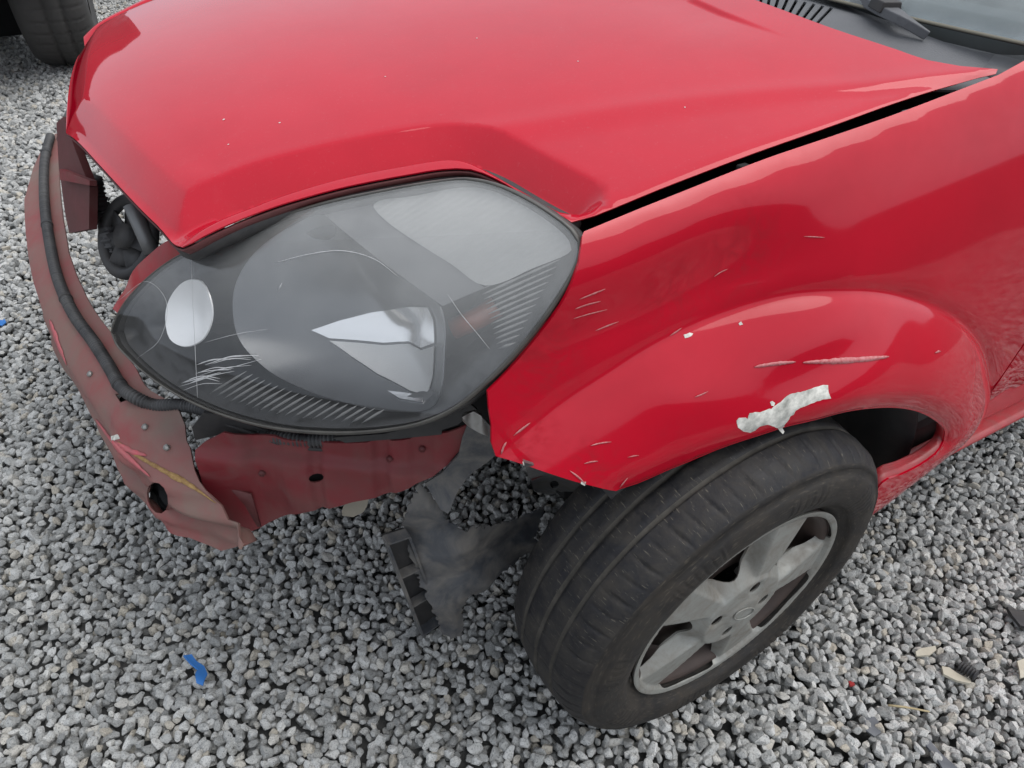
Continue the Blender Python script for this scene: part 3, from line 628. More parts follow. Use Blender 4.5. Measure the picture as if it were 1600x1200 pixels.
    for k in range(5):                                   # black discs stand for the shade in the steel disc's drilled holes
        c = ang0+2*math.pi*(k+.35)/5; p = O+EX*.135*math.cos(c)+EZ*.135*math.sin(c)-AX*.0335
        V = [p+.014*(math.cos(t)*EX+math.sin(t)*EZ) for t in np.linspace(0, 2*math.pi, 14, endpoint=False)]+[p+.014*(math.cos(t)*EX+math.sin(t)*EZ)-AX*.012 for t in np.linspace(0, 2*math.pi, 14, endpoint=False)]
        raw('vent_hole_shade', V, [tuple(range(14))]+[(i, (i+1) % 14, 14+(i+1) % 14, 14+i) for i in range(14)], M['deep'], rim, False)
    for k in range(4):
        c = rad(12)+k*math.pi/2; p = O+EX*.05*math.cos(c)+EZ*.05*math.sin(c)-AX*.006
        e = [(math.cos(t), math.sin(t)) for t in np.linspace(0, 2*math.pi, 6, endpoint=False)]
        V = [p+.0075*(x*EX+y*EZ) for x, y in e]+[p+.0075*(x*EX+y*EZ)-AX*.02 for x, y in e]
        raw('wheel_nut', V, [tuple(range(6))]+[(i, (i+1) % 6, 6+(i+1) % 6, 6+i) for i in range(6)], M['clip'], rim, False)
    return rim
wheel = wheel_at(WO, WN, WX, WZ, car)

# ---- left headlamp
LT, LR = np.array((.673, .327, .662)), np.array((.254, .674, .846))
LM_ = (LT+LR)/2; LA = (LT-LR)/np.linalg.norm(LT-LR); LN = np.array((.66, .54, .52)); LN -= LA*(LN@LA); LN /= np.linalg.norm(LN); LB = np.cross(LN, LA)
def lens_h(a, b):
    a = np.asarray(a, float); b = np.asarray(b, float)
    return .036*(1-(a/.29)**2)-.9*np.clip(b-.02, 0, None)**2-3.6*np.clip(-b-.01, 0, None)**2
LENS = HF(LM_, LA, LB, LN, lens_h)
lens_px = [(175, 520), (186, 488), (215, 450), (260, 412), (320, 381), (400, 351), (500, 321), (600, 299), (680, 285), (725, 281), (770, 289), (820, 311), (862, 337), (890, 359), (903, 378), (904, 395), (893, 424), (868, 466), (830, 518), (790, 564), (750, 603), (715, 632), (680, 651), (640, 664), (560, 674), (480, 673), (420, 666), (350, 648), (290, 623), (240, 593), (200, 558), (181, 536)]
lo_ = catmull(LENS.hit(lens_px), .008, True)
cen = lo_.mean(0)
lamp = patch('headlamp', LENS, lo_, .010, .0025, M['lens'], car)
lamp['label'] = 'hazy scratched left headlamp'
def edge_d(a, b, L):
    d, _ = pdist(np.c_[a, b], np.r_[L, L[:1]]); return np.abs(d)
def house_h(a, b):
    a = np.atleast_1d(a); b = np.atleast_1d(b); e = edge_d(a, b, lo_); return lens_h(a, b)-.012-.014*sstep(e/.012)-.080*sstep((e-.02)/.05)
HOUSE = HF(LM_, LA, LB, LN, house_h)
def inset(P, f): c = P.mean(0); return c+(P-c)*f
patch('lamp_housing', HOUSE, inset(lo_, .985), .012, .003, M['housing'], lamp)
# lens side wall, yellowed sealant and rubber edge
e0 = LENS.pts(lo_); en = LENS.nrm(lo_); outw = np.array([(p-LENS.pts(cen)[0]) for p in e0]); outw /= np.linalg.norm(outw, axis=1)[:, None]
e1 = e0+outw*.003-LN*.010; e2 = e0+outw*.004-LN*.030; e3 = e0-LN*.055-outw*.012
def ring(L): return np.r_[L, L[:1]]
sheet('lens_rim', np.stack([ring(e0+en*.0005), ring(e0+outw*.003-LN*.003), ring(e1)], 0), .002, M['glue'], lamp, 0)
sheet('lamp_back_shell', np.stack([ring(e1), ring(e2), ring(e3), ring(inset(lo_, .3)@np.stack([LA, LB])+LM_-LN*.10)], 0), .002, M['black'], lamp, 0)
def bowl(name, px, depth, back, m, cpx=None, step=.006, shape=2.0):
    L = catmull(LENS.hit(px), .006, True); c = LENS.hit([cpx])[0] if cpx else L.mean(0)
    th_ = np.arctan2(L[:, 1]-c[1], L[:, 0]-c[0]); rr_ = np.hypot(L[:, 0]-c[0], L[:, 1]-c[1]); k = np.argsort(th_); th_, rr_ = th_[k], rr_[k]
    def h(a, b):
        a = np.atleast_1d(a); b = np.atleast_1d(b); t = np.arctan2(b-c[1], a-c[0]); R_ = np.interp(t, th_, rr_, period=2*math.pi)
        ro = np.clip(np.hypot(a-c[0], b-c[1])/R_, 0, 1.2); return lens_h(a, b)-back-depth*(1-ro**shape)
    global BOWL; BOWL = HF(LM_, LA, LB, LN, h); return patch(name, BOWL, L, step, .0015, m, lamp)
bowl('main_reflector', [(398, 575), (356, 525), (350, 455), (382, 395), (440, 352), (495, 333), (590, 402), (676, 478), (683, 555), (668, 636), (600, 646), (520, 630), (452, 606)], .060, .016, mat('darkened_reflector', (.15, .155, .16), .26, metal=.9), (560, 520), .005)  # bowl darkened in colour around the bright wedge laid on it
def facet(name, px, m, off):
    L = resample(BOWL.hit(px), .004, True); return patch(name, BOWL, L, .005, .001, m, lamp, off=off)
M['facet_mesh'] = mat('fine_mesh_chrome', (.55, .55, .54), .38, metal=.7, bump=700, bump_s=.5, bump_d=.001)
facet('reflector_highlight', [(487, 516), (530, 501), (580, 488), (640, 478), (670, 479), (679, 500), (681, 536), (660, 543), (640, 533), (600, 536), (560, 532), (515, 529)], M['chrome'], .002)  # bright wedge laid in to stand for the reflector's highlight
facet('reflector_mesh', [(515, 533), (560, 536), (600, 540), (640, 537), (660, 547), (680, 541), (677, 590), (667, 620), (640, 611), (590, 585), (550, 558)], M['facet_mesh'], .002)
facet('reflector_foot', [(606, 612), (640, 616), (664, 622), (660, 630), (625, 624)], M['chrome'], .002)
bowl('side_reflector', [(249, 500), (255, 468), (278, 440), (306, 440), (320, 468), (322, 500), (308, 530), (280, 542), (256, 530)], .012, .009, M['white_soft'], None, .004)
# indicator: pale ribbed reflector in the upper rear corner
ind = catmull(LENS.hit([(572, 316), (640, 302), (725, 288), (772, 297), (856, 344), (890, 376), (893, 390), (830, 420), (752, 448), (700, 415)]), .008, True)
dirv = (LENS.hit([(700, 340)])-LENS.hit([(706, 352)]))[0]; dirv /= np.linalg.norm(dirv)
def ind_h(a, b): return lens_h(a, b)-.0115+.0005*np.sin((a*dirv[0]+b*dirv[1])*2*math.pi/.0065)
patch('indicator_reflector', HF(LM_, LA, LB, LN, ind_h), inset(ind, .975), .0026, .0015, M['chrome_soft'], lamp)
div = LENS.hit([(497, 333), (570, 317), (750, 449), (683, 478)])
patch('lamp_divider', HF(LM_, LA, LB, LN, lambda a, b: lens_h(a, b)-.0135), resample(div, .008, True), .008, .002, M['grey_metal'], lamp)
# moulded ribs of the inner bezel
BEZ = HF(LM_, LA, LB, LN, lambda a, b: lens_h(a, b)-.012)
ribs = []
for i in range(19):
    t = i/18; a = np.array([385, 580])*(1-t)+np.array([600, 640])*t+np.array([-14, 8])*math.sin(t*3.14)*1.0; ln = 68-26*t
    ribs.append(([tuple(a), tuple(a+np.array([-.82, .5])*ln*.55), tuple(a+np.array([-.85, .52])*ln)], 1))
for i in range(13):
    t = i/12; a = np.array([752, 452])*(1-t)+np.array([778, 545])*t; b = np.array([882, 393])*(1-t)+np.array([806, 535])*t
    ribs.append(([tuple(a), tuple((a+b)/2), tuple(b)], 1))
M['rib'] = mat('pale_grey_rib', (.22, .22, .215), .4)
strip_on('bezel_ribs', BEZ, ribs, .0026, M['rib'], lamp, 0, 8, 'stuff')
M['lens_scratch'] = mat('whitened_scratch', (.50, .50, .50), .7)
sc = [([(430, 411), (480, 398), (535, 392), (585, 405), (622, 432)], .8), ([(299, 378), (301, 460), (305, 540), (309, 622)], .6), ([(700, 460), (720, 490), (745, 520), (765, 545)], .6), ([(320, 535), (370, 522), (420, 514)], .5), ([(435, 455), (438, 448), (441, 442)], 1.2), ([(185, 470), (230, 440), (260, 470), (250, 530), (215, 560)], .4)]
for k in range(16):
    x = 282+k*3.0+random.uniform(-6, 6); y = 612-k*3.4+random.uniform(-8, 8); ln = random.uniform(40, 95); sc.append(([(x, y), (x+ln*.5, y-ln*.12+random.uniform(-4, 4)), (x+ln, y-ln*.20+random.uniform(-6, 6))], random.uniform(.5, 1.3)))
for ln, f in sc: strip_on('lens_scratch', LENS, [(ln, f)], .0009, M['lens_scratch'], lamp, .0005, 6)
bulb = tube('indicator_bulb', LENS.pts(LENS.hit([(690, 520), (735, 500), (765, 480)]), -.045), .012, mat('amber_bulb', (.26, .07, .035), .3, coat=1), lamp, 10)

# ---- bumper beam
bl = [(38, 310), (42, 380), (52, 440), (67, 488), (82, 545), (104, 584), (130, 624), (151, 664), (172, 705), (190, 744), (217, 776), (243, 809), (295, 840), (346, 861), (374, 858)]
bt = [at(u, v, z=.385) for u, v in bl]; by = np.array([p[1] for p in bt]); bx = np.array([p[0] for p in bt]); ko = np.argsort(by)
xb = lambda y: np.interp(y, by[ko], bx[ko])
yy = np.linspace(by.min()-.02, by.max()+.02, 60); xs_ = xb(yy)
for _ in range(4): xs_[1:-1] = (xs_[:-2]+2*xs_[1:-1]+xs_[2:])/4
bprof = mono([.36, .385, .397, .407, .430, .440, .452, .464, .475, .49, .505, .53], [.0, .0, -.002, -.011, -.012, -.004, -.003, -.010, -.022, -.048, -.080, -.13])
def beam_h(y, z):
    y = np.atleast_1d(y); z = np.atleast_1d(z)
    return np.interp(y, yy, xs_)+bprof(z)+.004*np.sin(y*17+z*30)*np.exp(-((y-.15)/.35)**2)+sstep((y-.12)/.25)*(.006*np.sin(y*48+z*70)+.004*np.sin(z*190-y*30))
BEAM = HF((0, 0, 0), (0, 1, 0), (0, 0, 1), (1, 0, 0), beam_h)
bi = [(379, 848), (356, 812), (346, 790), (322, 767), (304, 735), (297, 700), (289, 664), (280, 643), (235, 610), (200, 560), (160, 503), (128, 448), (107, 395), (97, 330), (92, 270), (88, 208), (70, 222), (52, 262)]
bo = np.r_[resample(BEAM.hit(bl), .012), resample(BEAM.hit(bi), .012), BEAM.hit([(40, 305)])]
def hole_px(c, r1, r2, ang=0, n=12, hf=BEAM):
    return hf.hit([(c[0]+r1*math.cos(t)*math.cos(ang)-r2*math.sin(t)*math.sin(ang), c[1]+r1*math.cos(t)*math.sin(ang)+r2*math.sin(t)*math.cos(ang)) for t in np.linspace(0, 2*math.pi, n, endpoint=False)])
beam = patch('bumper_beam', BEAM, bo, .007, .003, M['beam'], car, [hole_px((246, 778), 16, 25, -.25), BEAM.hit([(180, 616), (193, 613), (201, 624), (188, 629)])])
beam['label'] = 'dusty bent red bumper beam'
for c_, r1_, r2_ in (((246, 778), 26, 34), ((191, 621), 18, 16)): patch('beam_hole_shade', BEAM, hole_px(c_, r1_, r2_, -.25), .01, .002, M['deep'], beam, off=-.014)  # black plates stand for the shade inside the beam holes
strip_on('torn_seam', BEAM, [([(185, 690), (215, 712), (255, 735), (300, 760), (338, 786)], 1)], .0030, M['rust'], beam, .001)
M['scrape'] = mat('fresh_pink_scrape', (.55, .10, .12), .5, var=(.30, .12, .11), var_scale=60, var_amt=.7)
for ln, wd in (([(78, 500), (92, 540), (105, 570)], .009), ([(180, 690), (205, 705), (230, 712)], .004), ([(150, 655), (185, 700), (235, 745)], .004)):
    strip_on('scraped_paint', BEAM, [(ln, 1)], wd, M['scrape'], beam, .0012)
bk = np.array([BEAM.pts([(y, z)])[0]-np.array([.055, 0, 0]) for z in (.39, .455) for y in np.linspace(by.min(), by.max()-.02, 40)]).reshape(2, 40, 3)
sheet('beam_back_plate', bk, .003, M['primer_dark'], beam, 0)
# lower side panel under the headlamp
an = np.array([.55, .835, 0.]); an /= np.linalg.norm(an)
apron_a = None
def apron_h(a, b):
    a = np.atleast_1d(a); b = np.atleast_1d(b)
    h = -.014*(.5+.5*np.tanh((b-.515+.02*a)/.006))+.05*np.clip(a-.12, 0, None)+.003*np.sin(a*31+b*44)
    for c_, w_, d_ in APR_G: h = h-d_*np.exp(-((a-c_)/w_)**4)*(b < .60)
    return h
APR_G = [(-.035, .022, .007), (.030, .008, .006), (.115, .010, .006), (.165, .014, .005)]
APR = HF((.53, .485, 0), (-an[1], an[0], 0), (0, 0, 1), an, apron_h)
ap_px = [(305, 703), (322, 690), (350, 676), (400, 680), (480, 690), (560, 692), (640, 686), (700, 676), (730, 664), (722, 700), (700, 726), (650, 756), (600, 772), (550, 785), (480, 800), (430, 812), (385, 832), (366, 822), (345, 792), (318, 765)]
apron = patch('front_side_panel', APR, resample(APR.hit(ap_px), .010, True), .0045, .003, M['primer_red'], car, [hole_px((494, 747), 12, 7, -.2, 10, APR)])
patch('panel_hole_shade', APR, hole_px((494, 747), 20, 15, -.2, 10, APR), .01, .002, M['deep'], apron, off=-.012)  # black plate standing for the shade behind the panel hole
def px_sheet(name, hf, px, step, th, m, parent, smooth=True, holes=(), jag=0):
    L = hf.hit(px); L = catmull(L, step, True) if smooth else resample(L, step, True)
    if jag: L = resample(L, .004, True); L = L+rng.normal(0, jag, L.shape)
    return patch(name, hf, L, step*1.2, th, m, parent, holes)
def plane_hf(O, N, up=(0, 0, 1), h=None):
    N = np.array(N, float); N /= np.linalg.norm(N); B = np.array(up, float); B -= N*(B@N); B /= np.linalg.norm(B); A = np.cross(B, N)
    return HF(O, A, B, N, h or (lambda a, b: np.zeros(np.broadcast(a, b).shape)))
px_sheet('mud_tab', plane_hf(at(555, 775, z=.43)+an*.006, an), [(548, 752), (560, 742), (572, 752), (576, 780), (568, 800), (552, 808), (535, 806), (537, 790), (545, 778)], .01, .004, mat('dried_mud', (.26, .235, .19), .9, bump=80, bump_s=.6), car)

# ---- conduit clipped along the beam
cpx = [(84, 218), (76, 250), (74, 285), (76, 330), (83, 380), (97, 440), (122, 496), (155, 542), (178, 578), (195, 606), (213, 623)]
cp = list(BEAM.pts(BEAM.hit(cpx), .009))+[at(240, 633, z=.497), at(275, 633, z=.508), at(312, 638, z=.515), at(370, 668, z=.520), at(440, 685, z=.53), at(500, 688, z=.535), at(560, 684, z=.54)]
cpth = catmull(cp, .00125)
cr_ = .0082+.0013*np.sign(np.sin(np.arange(len(cpth))*2*math.pi/4))
tube('wiring_conduit', cpth, cr_, M['conduit'], car, 10)

for f_ in (.06, .30, .50, .70):                           # clips holding the conduit, and fixings of the beam
    k_ = int(len(cpth)*f_); tube('conduit_clip', cpth[k_-3:k_+4], .0105, M['black'], car, 10)
decal('beam_pale_hole', BEAM, [(172, 680), (184, 679), (187, 686), (175, 688)], M['filler'], beam)  # pale patch standing for the whitish hole in the beam
for u_, v_ in ((142, 585), (228, 668), (262, 700)):
    q_ = BEAM.hit([(u_, v_)]); p_ = BEAM.pts(q_)[0]; n_ = BEAM.nrm(q_)[0]; tube('beam_bolt', [p_-n_*.002, p_+n_*.004], .0045, M['clip'], beam, 6)
for u_, v_ in ((410, 738), (610, 716), (660, 700)):
    q_ = APR.hit([(u_, v_)]); p_ = APR.pts(q_)[0]; n_ = APR.nrm(q_)[0]; tube('panel_bolt', [p_-n_*.002, p_+n_*.004], .0045, M['primer_dark'], apron, 6)
tube('lamp_cable', catmull([at(330, 655, z=.545), at(380, 672, z=.535), at(450, 696, z=.525), at(540, 702, z=.525), at(640, 690, z=.54), at(720, 668, z=.56)], .01), .003, M['black'], car, 8)

# ---- engine bay, seen only through gaps; its dark boxes also block light
boxes('engine_block', [((-.32, -.48, .15), (.10, .30, .74))], M['suv'], car, .04)
boxes('front_rail_occluder', [((.06, .26, .36), (.50, .36, .52))], M['primer_dark'], car, .01)  # unseen mass added to darken the ground below
boxes('washer_bottle_occluder', [((.12, .36, .44), (.36, .52, .68))], M['suv'], car, .03)  # unseen block added to keep sky light out of the bay
boxes('undershield_occluder', [((-.32, -.46, .165), (.16, .26, .18))], M['suv'], car, .005)  # unseen sheet added to shade the gravel under the engine
boxes('inner_panel_occluder', [((.02, .37, .30), (.34, .385, .80))], M['suv'], car, .004)  # unseen wall added to shut light out ahead of the wheel
boxes('radiator', [((.50, -.40, .30), (.535, .30, .70))], M['suv'], car, .01)
boxes('subframe', [((-.30, -.55, .17), (.08, .46, .30)), ((-.2, .42, .22), (.06, .60, .40))], M['suv'], car, .02)
boxes('firewall', [((-.50, -.62, .25), (-.44, .62, .90))], M['suv'], car, .01)
boxes('floor_pan_occluder', [((-2.1, -.69, .21), (-.42, .69, .30))], M['suv'], car, .02)  # unseen dark box added to block light beneath the cabin
xs = np.linspace(-.60, .24, 24); iw = []
for dy, dz in ((.004, -.012), (-.004, -.030), (-.030, -.036), (-.055, -.06), (-.065, -.22), (-.065, -.42)): iw.append([(x, float(S(0.0))+dy-.33*max(0, x-.1)**2, float(zgap(x))+dz) for x in xs])
sheet('inner_wing', np.array(iw), .002, M['primer_dark'], car, 0)
def inner_pt(u, v, up=.0): 
    p = at(u, v, y=.655); return p+np.array([0, 0, up])
for (u, v), sz in (((1434, 162), .010), ((1173, 247), .007)):
    p = inner_pt(u, v); boxes('bonnet_gap_clip', [(p-[sz, .012, .030], p+[sz, .006, -.010])], M['cowl'] if u > 1300 else M['deep'], car, .002)
# headlamp bracket and upper cross panel, dark red
BRK = plane_hf((.585, .38, .70), (.9, .25, .45), (0, 0, 1), lambda a, b: .012*np.sin(np.asarray(a)*40)*np.cos(np.asarray(b)*25))
px_sheet('lamp_bracket', BRK, [(176, 482), (188, 462), (203, 432), (225, 405), (258, 378), (290, 372), (310, 392), (262, 420), (225, 445), (200, 470), (186, 492)], .012, .003, M['paint_dirty'], car)
RS = plane_hf((.655, 0, .62), (1, .25, .35), (0, 0, 1))
px_sheet('radiator_support', RS, [(88, 192), (99, 182), (118, 235), (140, 292), (139, 358), (108, 364), (102, 335), (92, 262)], .012, .012, M['primer_dark'], car, False)
px_sheet('support_flange', plane_hf((.672, 0, .60), (1, .25, .35)), [(93, 264), (140, 282), (140, 290), (94, 281)], .012, .010, M['primer_red'], car, False)
p0, p1 = at(196, 372, y=.0), at(196, 372, y=.0)
ringc = at(200, 370, y=-.02); axv = np.array([.75, .35, .55]); axv /= np.linalg.norm(axv); rx = np.cross(axv, [0, 0, 1]); rx /= np.linalg.norm(rx); rz = np.cross(rx, axv)
fan = tube('fan_ring', [ringc+.058*(math.cos(t)*rx+math.sin(t)*rz) for t in np.linspace(0, 2*math.pi, 41)], .010, M['black'], car, 10, ends=False)
tube('fan_hub', [ringc-axv*.02, ringc+axv*.012], .020, M['black'], fan, 12)
for k in range(7):
    t = k*2*math.pi/7+.3; e = math.cos(t)*rx+math.sin(t)*rz; f_ = -math.sin(t)*rx+math.cos(t)*rz
    sheet('fan_blade', np.array([[ringc+e*q+f_*(.012+.10*q)*w_+axv*.35*w_*(.012+.10*q) for q in (.018, .036, .056)] for w_ in (-1, 1)]), .002, M['black'], fan, 0)
hose = catmull([at(146, 278, y=-.12), at(152, 300, y=-.12), at(163, 335, y=-.10), at(170, 372, y=-.06), at(176, 395, y=-.05)], .0016)
tube('radiator_hose', hose, .012+.0016*np.sign(np.sin(np.arange(len(hose))*2*math.pi/5)), M['conduit'], car, 10)
tube('fan_bracket', [at(205, 320, y=.0), at(228, 372, y=.03), at(238, 395, y=.04)], .012, M['grey_metal'], car, 8)
px_sheet('tow_bracket', plane_hf(at(340, 682, z=.52), an), [(300, 668), (318, 645), (345, 648), (390, 664), (430, 678), (430, 690), (390, 684), (340, 680), (305, 688)], .01, .004, M['black'], car, False)

# ---- torn inner arch liner hanging in front of the tyre
LP = plane_hf(at(650, 755, y=.55), (.30, .95, .05), (0, 0, 1))
fold = None; LSG = 1.0
def liner_h(a, b):
    a = np.atleast_1d(np.asarray(a, float)); b = np.atleast_1d(np.asarray(b, float)); d, t = pdist(np.c_[a, b], fold)
    tri = lambda q: np.abs((q % 1)-.5)*2
    return np.where(d > 0, -.42, -.10)*np.abs(d)*LSG+.010*tri(a*7+b*3.1)+.008*tri(b*9-a*2.3+.3)+.003*tri(a*21+b*13)
fold = catmull(LP.hit([(652, 745), (690, 800), (712, 850), (718, 905), (705, 1005)]), .02)
LP2 = HF(LP.O, LP.A, LP.B, LP.N, liner_h)
tl = px_sheet('torn_arch_liner', LP2, [(655, 752), (668, 764), (690, 792), (696, 812), (708, 820), (728, 828), (770, 822), (812, 808), (838, 797), (850, 794), (846, 812), (836, 838), (838, 848), (845, 855), (836, 864), (815, 868), (790, 890), (772, 908), (754, 926), (742, 930), (735, 924), (723, 946), (723, 975), (724, 992), (706, 999), (690, 990), (680, 960), (660, 915), (640, 868), (628, 822), (640, 785)], .008, .002, M['liner'], car, False, (), .0020)
tl['label'] = 'torn dark grey plastic liner hanging over the gravel'
LS = plane_hf(at(720, 720, y=.60), (.5, .8, .15), (0, 0, 1), lambda a, b: .5*np.asarray(a)**2+.012*np.sin(np.asarray(b)*30))
px_sheet('liner_upper_strip', LS, [(733, 655), (752, 650), (768, 668), (774, 712), (762, 722), (735, 742), (716, 766), (706, 790), (700, 803), (688, 795), (676, 775), (664, 756), (690, 740), (716, 712), (722, 685)], .010, .003, M['liner'], car, False)
def tray(c4, depth, wall):
    """shallow plastic box with cross ribs, on four corner points"""
    a, b, c, d = [np.array(q) for q in c4]; n = np.cross(b-a, d-a); n /= np.linalg.norm(n)
    if n@(CAM-a) < 0: n = -n
    V, Fc = [], []
    def slab(p, q, h0, h1, w_):
        t = (q-p)/np.linalg.norm(q-p); s = np.cross(n, t)*w_/2; k = len(V)
        V.extend([p-s+n*h0, q-s+n*h0, q+s+n*h0, p+s+n*h0, p-s+n*h1, q-s+n*h1, q+s+n*h1, p+s+n*h1]); Fc.extend([tuple(i+k for i in f) for f in ((0, 3, 2, 1), (4, 5, 6, 7), (0, 1, 5, 4), (1, 2, 6, 5), (2, 3, 7, 6), (3, 0, 4, 7))])
    base = raw('liner_tray', [a-n*.001, b-n*.001, c-n*.001, d-n*.001, a-n*.004, b-n*.004, c-n*.004, d-n*.004], [(0, 1, 2, 3), (7, 6, 5, 4), (0, 4, 5, 1), (1, 5, 6, 2), (2, 6, 7, 3), (3, 7, 4, 0)], M['black'], tl, False)
    for p, q in ((a, b), (b, c), (c, d), (d, a)):
        V, Fc = [], []; slab(p, q, 0, depth, wall); raw('tray_wall', V, Fc, M['liner'], tl, False)
    for f in (.34, .66):
        V, Fc = [], []; slab(a+(d-a)*f, b+(c-b)*f, 0, depth*.9, wall); raw('tray_rib', V, Fc, M['liner'], tl, False)
tray([at(598, 838, y=.555), at(632, 827, y=.553), at(682, 962, z=.135), at(654, 982, z=.125)], .016, .0035)
FB = plane_hf(at(900, 752, y=.64), (.35, .55, -.55), (0, 0, 1), lambda a, b: .008*np.sin(np.asarray(a)*50))
px_sheet('wing_bracket', FB, [(818, 722), (850, 732), (900, 750), (940, 758), (984, 766), (984, 778), (940, 775), (905, 768), (880, 768), (848, 778), (834, 766), (826, 745)], .008, .003, M['liner'], car, False, [hole_px((866, 757), 7, 6, 0, 10, FB)])
CL = plane_hf(at(745, 660, y=.66), (.4, .8, .3), (0, 0, 1), lambda a, b: .003*np.sin(np.asarray(a)*300))
px_sheet('wing_clip', CL, [(722, 652), (740, 643), (752, 650), (764, 672), (762, 682), (748, 676), (734, 668)], .006, .006, M['clip'], car, False)
px_sheet('lamp_lower_trim', plane_hf(at(620, 680, y=.56), (.5, .85, .1)), [(520, 684), (600, 678), (660, 664), (700, 650), (735, 632), (745, 640), (715, 664), (690, 672), (690, 679), (620, 686), (540, 692)], .008, .004, M['black'], car, False)

# ---- scuttle panel, windscreen, wiper
def cowl_h(x, y): x = np.asarray(x, float); y = np.asarray(y, float); return np.minimum(.932+.085*(x+.41)-.018*y*y, hood_base(x, y)-.022)
CW = HF((0, 0, 0), (1, 0, 0), (0, 1, 0), (0, 0, 1), cowl_h)
lipx = catmull(CW.hit([(1295, 0), (1375, 28), (1450, 56), (1525, 80), (1575, 86), (1605, 86), (1625, 84)]), .02)
frl = np.r_[catmull(h_rear, .03)]; frl = np.array([(p[0]+.03, p[1]) for p in frl])
frl = frl[frl[:, 1] < .63]
cl_half = np.r_[[(-.16, 0)], frl[::-1], [(-.36, .645), (-.44, .668)], lipx[::-1][1:], [(lipx[0][0]+.01, .15), (lipx[0][0]+.015, 0)]]
cl_out = np.r_[cl_half, mirror(cl_half[1:-1])[::-1]]
slots = []
for k in range(13):
    f = k/12; a = np.array([1302, 13])+f*np.array([-165, -36]); b = np.array([1276, 40])+f*np.array([-128, -44]); wv = np.array([-5.6, -2.2])*(.8 if k else .8)
    q = CW.hit([a, a+wv, b+wv, b])
    if k < 9: slots.append(q)
cowl = patch('scuttle_panel', CW, resample(cl_out, .025, True), .02, .003, M['cowl'], car, slots)
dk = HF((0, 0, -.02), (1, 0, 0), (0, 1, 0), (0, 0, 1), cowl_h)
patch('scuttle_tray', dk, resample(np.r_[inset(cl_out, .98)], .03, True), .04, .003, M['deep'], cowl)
xg = lambda y: -.372-.20*y*y
def glass_h(x, y): x = np.asarray(x, float); y = np.asarray(y, float); return .940+.60*(xg(y)-x)-.08*np.clip(xg(y)-x, 0, None)**2
ys = np.linspace(-.66, .66, 27)
GL = HF((0, 0, 0), (1, 0, 0), (0, 1, 0), (0, 0, 1), glass_h)
def gl_rows(d0, d1, n=8, off=0.0): return np.array([[GL.pts([(xg(y)-d, y*(1-.12*d))], off)[0] for y in ys] for d in np.linspace(d0, d1, n)])
scr = sheet('windscreen', gl_rows(0, .34, 8), .004, M['screen'], car, 0)
sheet('windscreen_black_band', gl_rows(0, .045, 3, -.004), .001, M['band'], scr, 0)
sheet('windscreen_bead', gl_rows(-.003, .001, 2, .001), .002, mat('yellowed_sealant', (.13, .12, .09), .7), scr, 0)
sheet('cowl_channel', np.array([[(xg(y)+.05, y, .905) for y in ys], [(xg(y)-.02, y, .915) for y in ys]]), .003, M['cowl'], car, 0)
sheet('dashboard', np.array([[(xg(y)-.03, y*.95, .90) for y in ys], [(xg(y)-.45, y*.92, .96) for y in ys]]), .02, mat('dashboard_grey', (.10, .105, .11), .8), car, 0)
# A pillars at the foot of the windscreen
for sgn in (1, -1):
    P = [GL.pts([(xg(y_)-d, sgn*y_)])[0]+np.array([0, sgn*.012, -.004]) for d, y_ in ((-.03, .685), (.08, .68), (.2, .667), (.34, .65))]
    tube('windscreen_pillar', catmull(P, .04), .032, M['paint'], car, 12)
arm = catmull([at(1449, 56, z=.928), at(1428, 42, z=.936), at(1408, 29, z=.943), at(1360, 2, z=.946), at(1290, -38, z=.950)], .01)
def flat_bar(name, P, wid, thk, m, parent):
    P = np.asarray(P); T = np.gradient(P, axis=0); T /= np.linalg.norm(T, axis=1)[:, None]; V = []
    for i, p in enumerate(P):
        wv = wid[i] if hasattr(wid, '__len__') else wid; s = np.cross(T[i], [0, 0, 1]); s /= np.linalg.norm(s); u_ = np.cross(s, T[i])
        V += [p+s*wv/2-u_*thk/2, p-s*wv/2-u_*thk/2, p-s*wv/2*.8+u_*thk/2, p+s*wv/2*.8+u_*thk/2]
    n = len(P); Fc = [(4*i+k, 4*i+(k+1) % 4, 4*i+4+(k+1) % 4, 4*i+4+k) for i in range(n-1) for k in range(4)]+[(3, 2, 1, 0), (4*n-4, 4*n-3, 4*n-2, 4*n-1)]
    o = raw(name, V, Fc, m, parent, False); b_ = o.modifiers.new('bevel', 'BEVEL'); b_.width = .0015; b_.segments = 2; return o
wd_ = np.interp(np.linspace(0, 1, len(arm)), [0, .15, .3, 1], [.006, .022, .030, .026])
wiper = flat_bar('wiper_arm', arm, wd_, .012, M['cowl'], car)
kp = at(1398, 24, z=.972); i_ = int(len(arm)*.33); flat_bar('wiper_cap', arm[i_-1:i_+3]+np.array([0, 0, .006]), .034, .014, M['black'], wiper)
bld = catmull([at(1395, 12, z=.936), at(1340, -18, z=.944), at(1260, -60, z=.950)], .02)
flat_bar('wiper_blade', bld+np.array([-.01, -.01, 0]), .016, .02, M['deep'], wiper)

# ---- the other side of the car: mirrored copies of wing, headlamp, wheel and door
def mirror_copy(o, parent):
    c = o.copy(); col.objects.link(c); c.parent = parent
    if parent is car: c.scale = (1, -1, 1)
    for ch in list(o.children): mirror_copy(ch, c)
    return c
for o in (wing, lamp, wheel, door, sill): 
    c = mirror_copy(o, car)
    if 'label' in c: c['label'] = 'right headlamp beyond the bonnet'

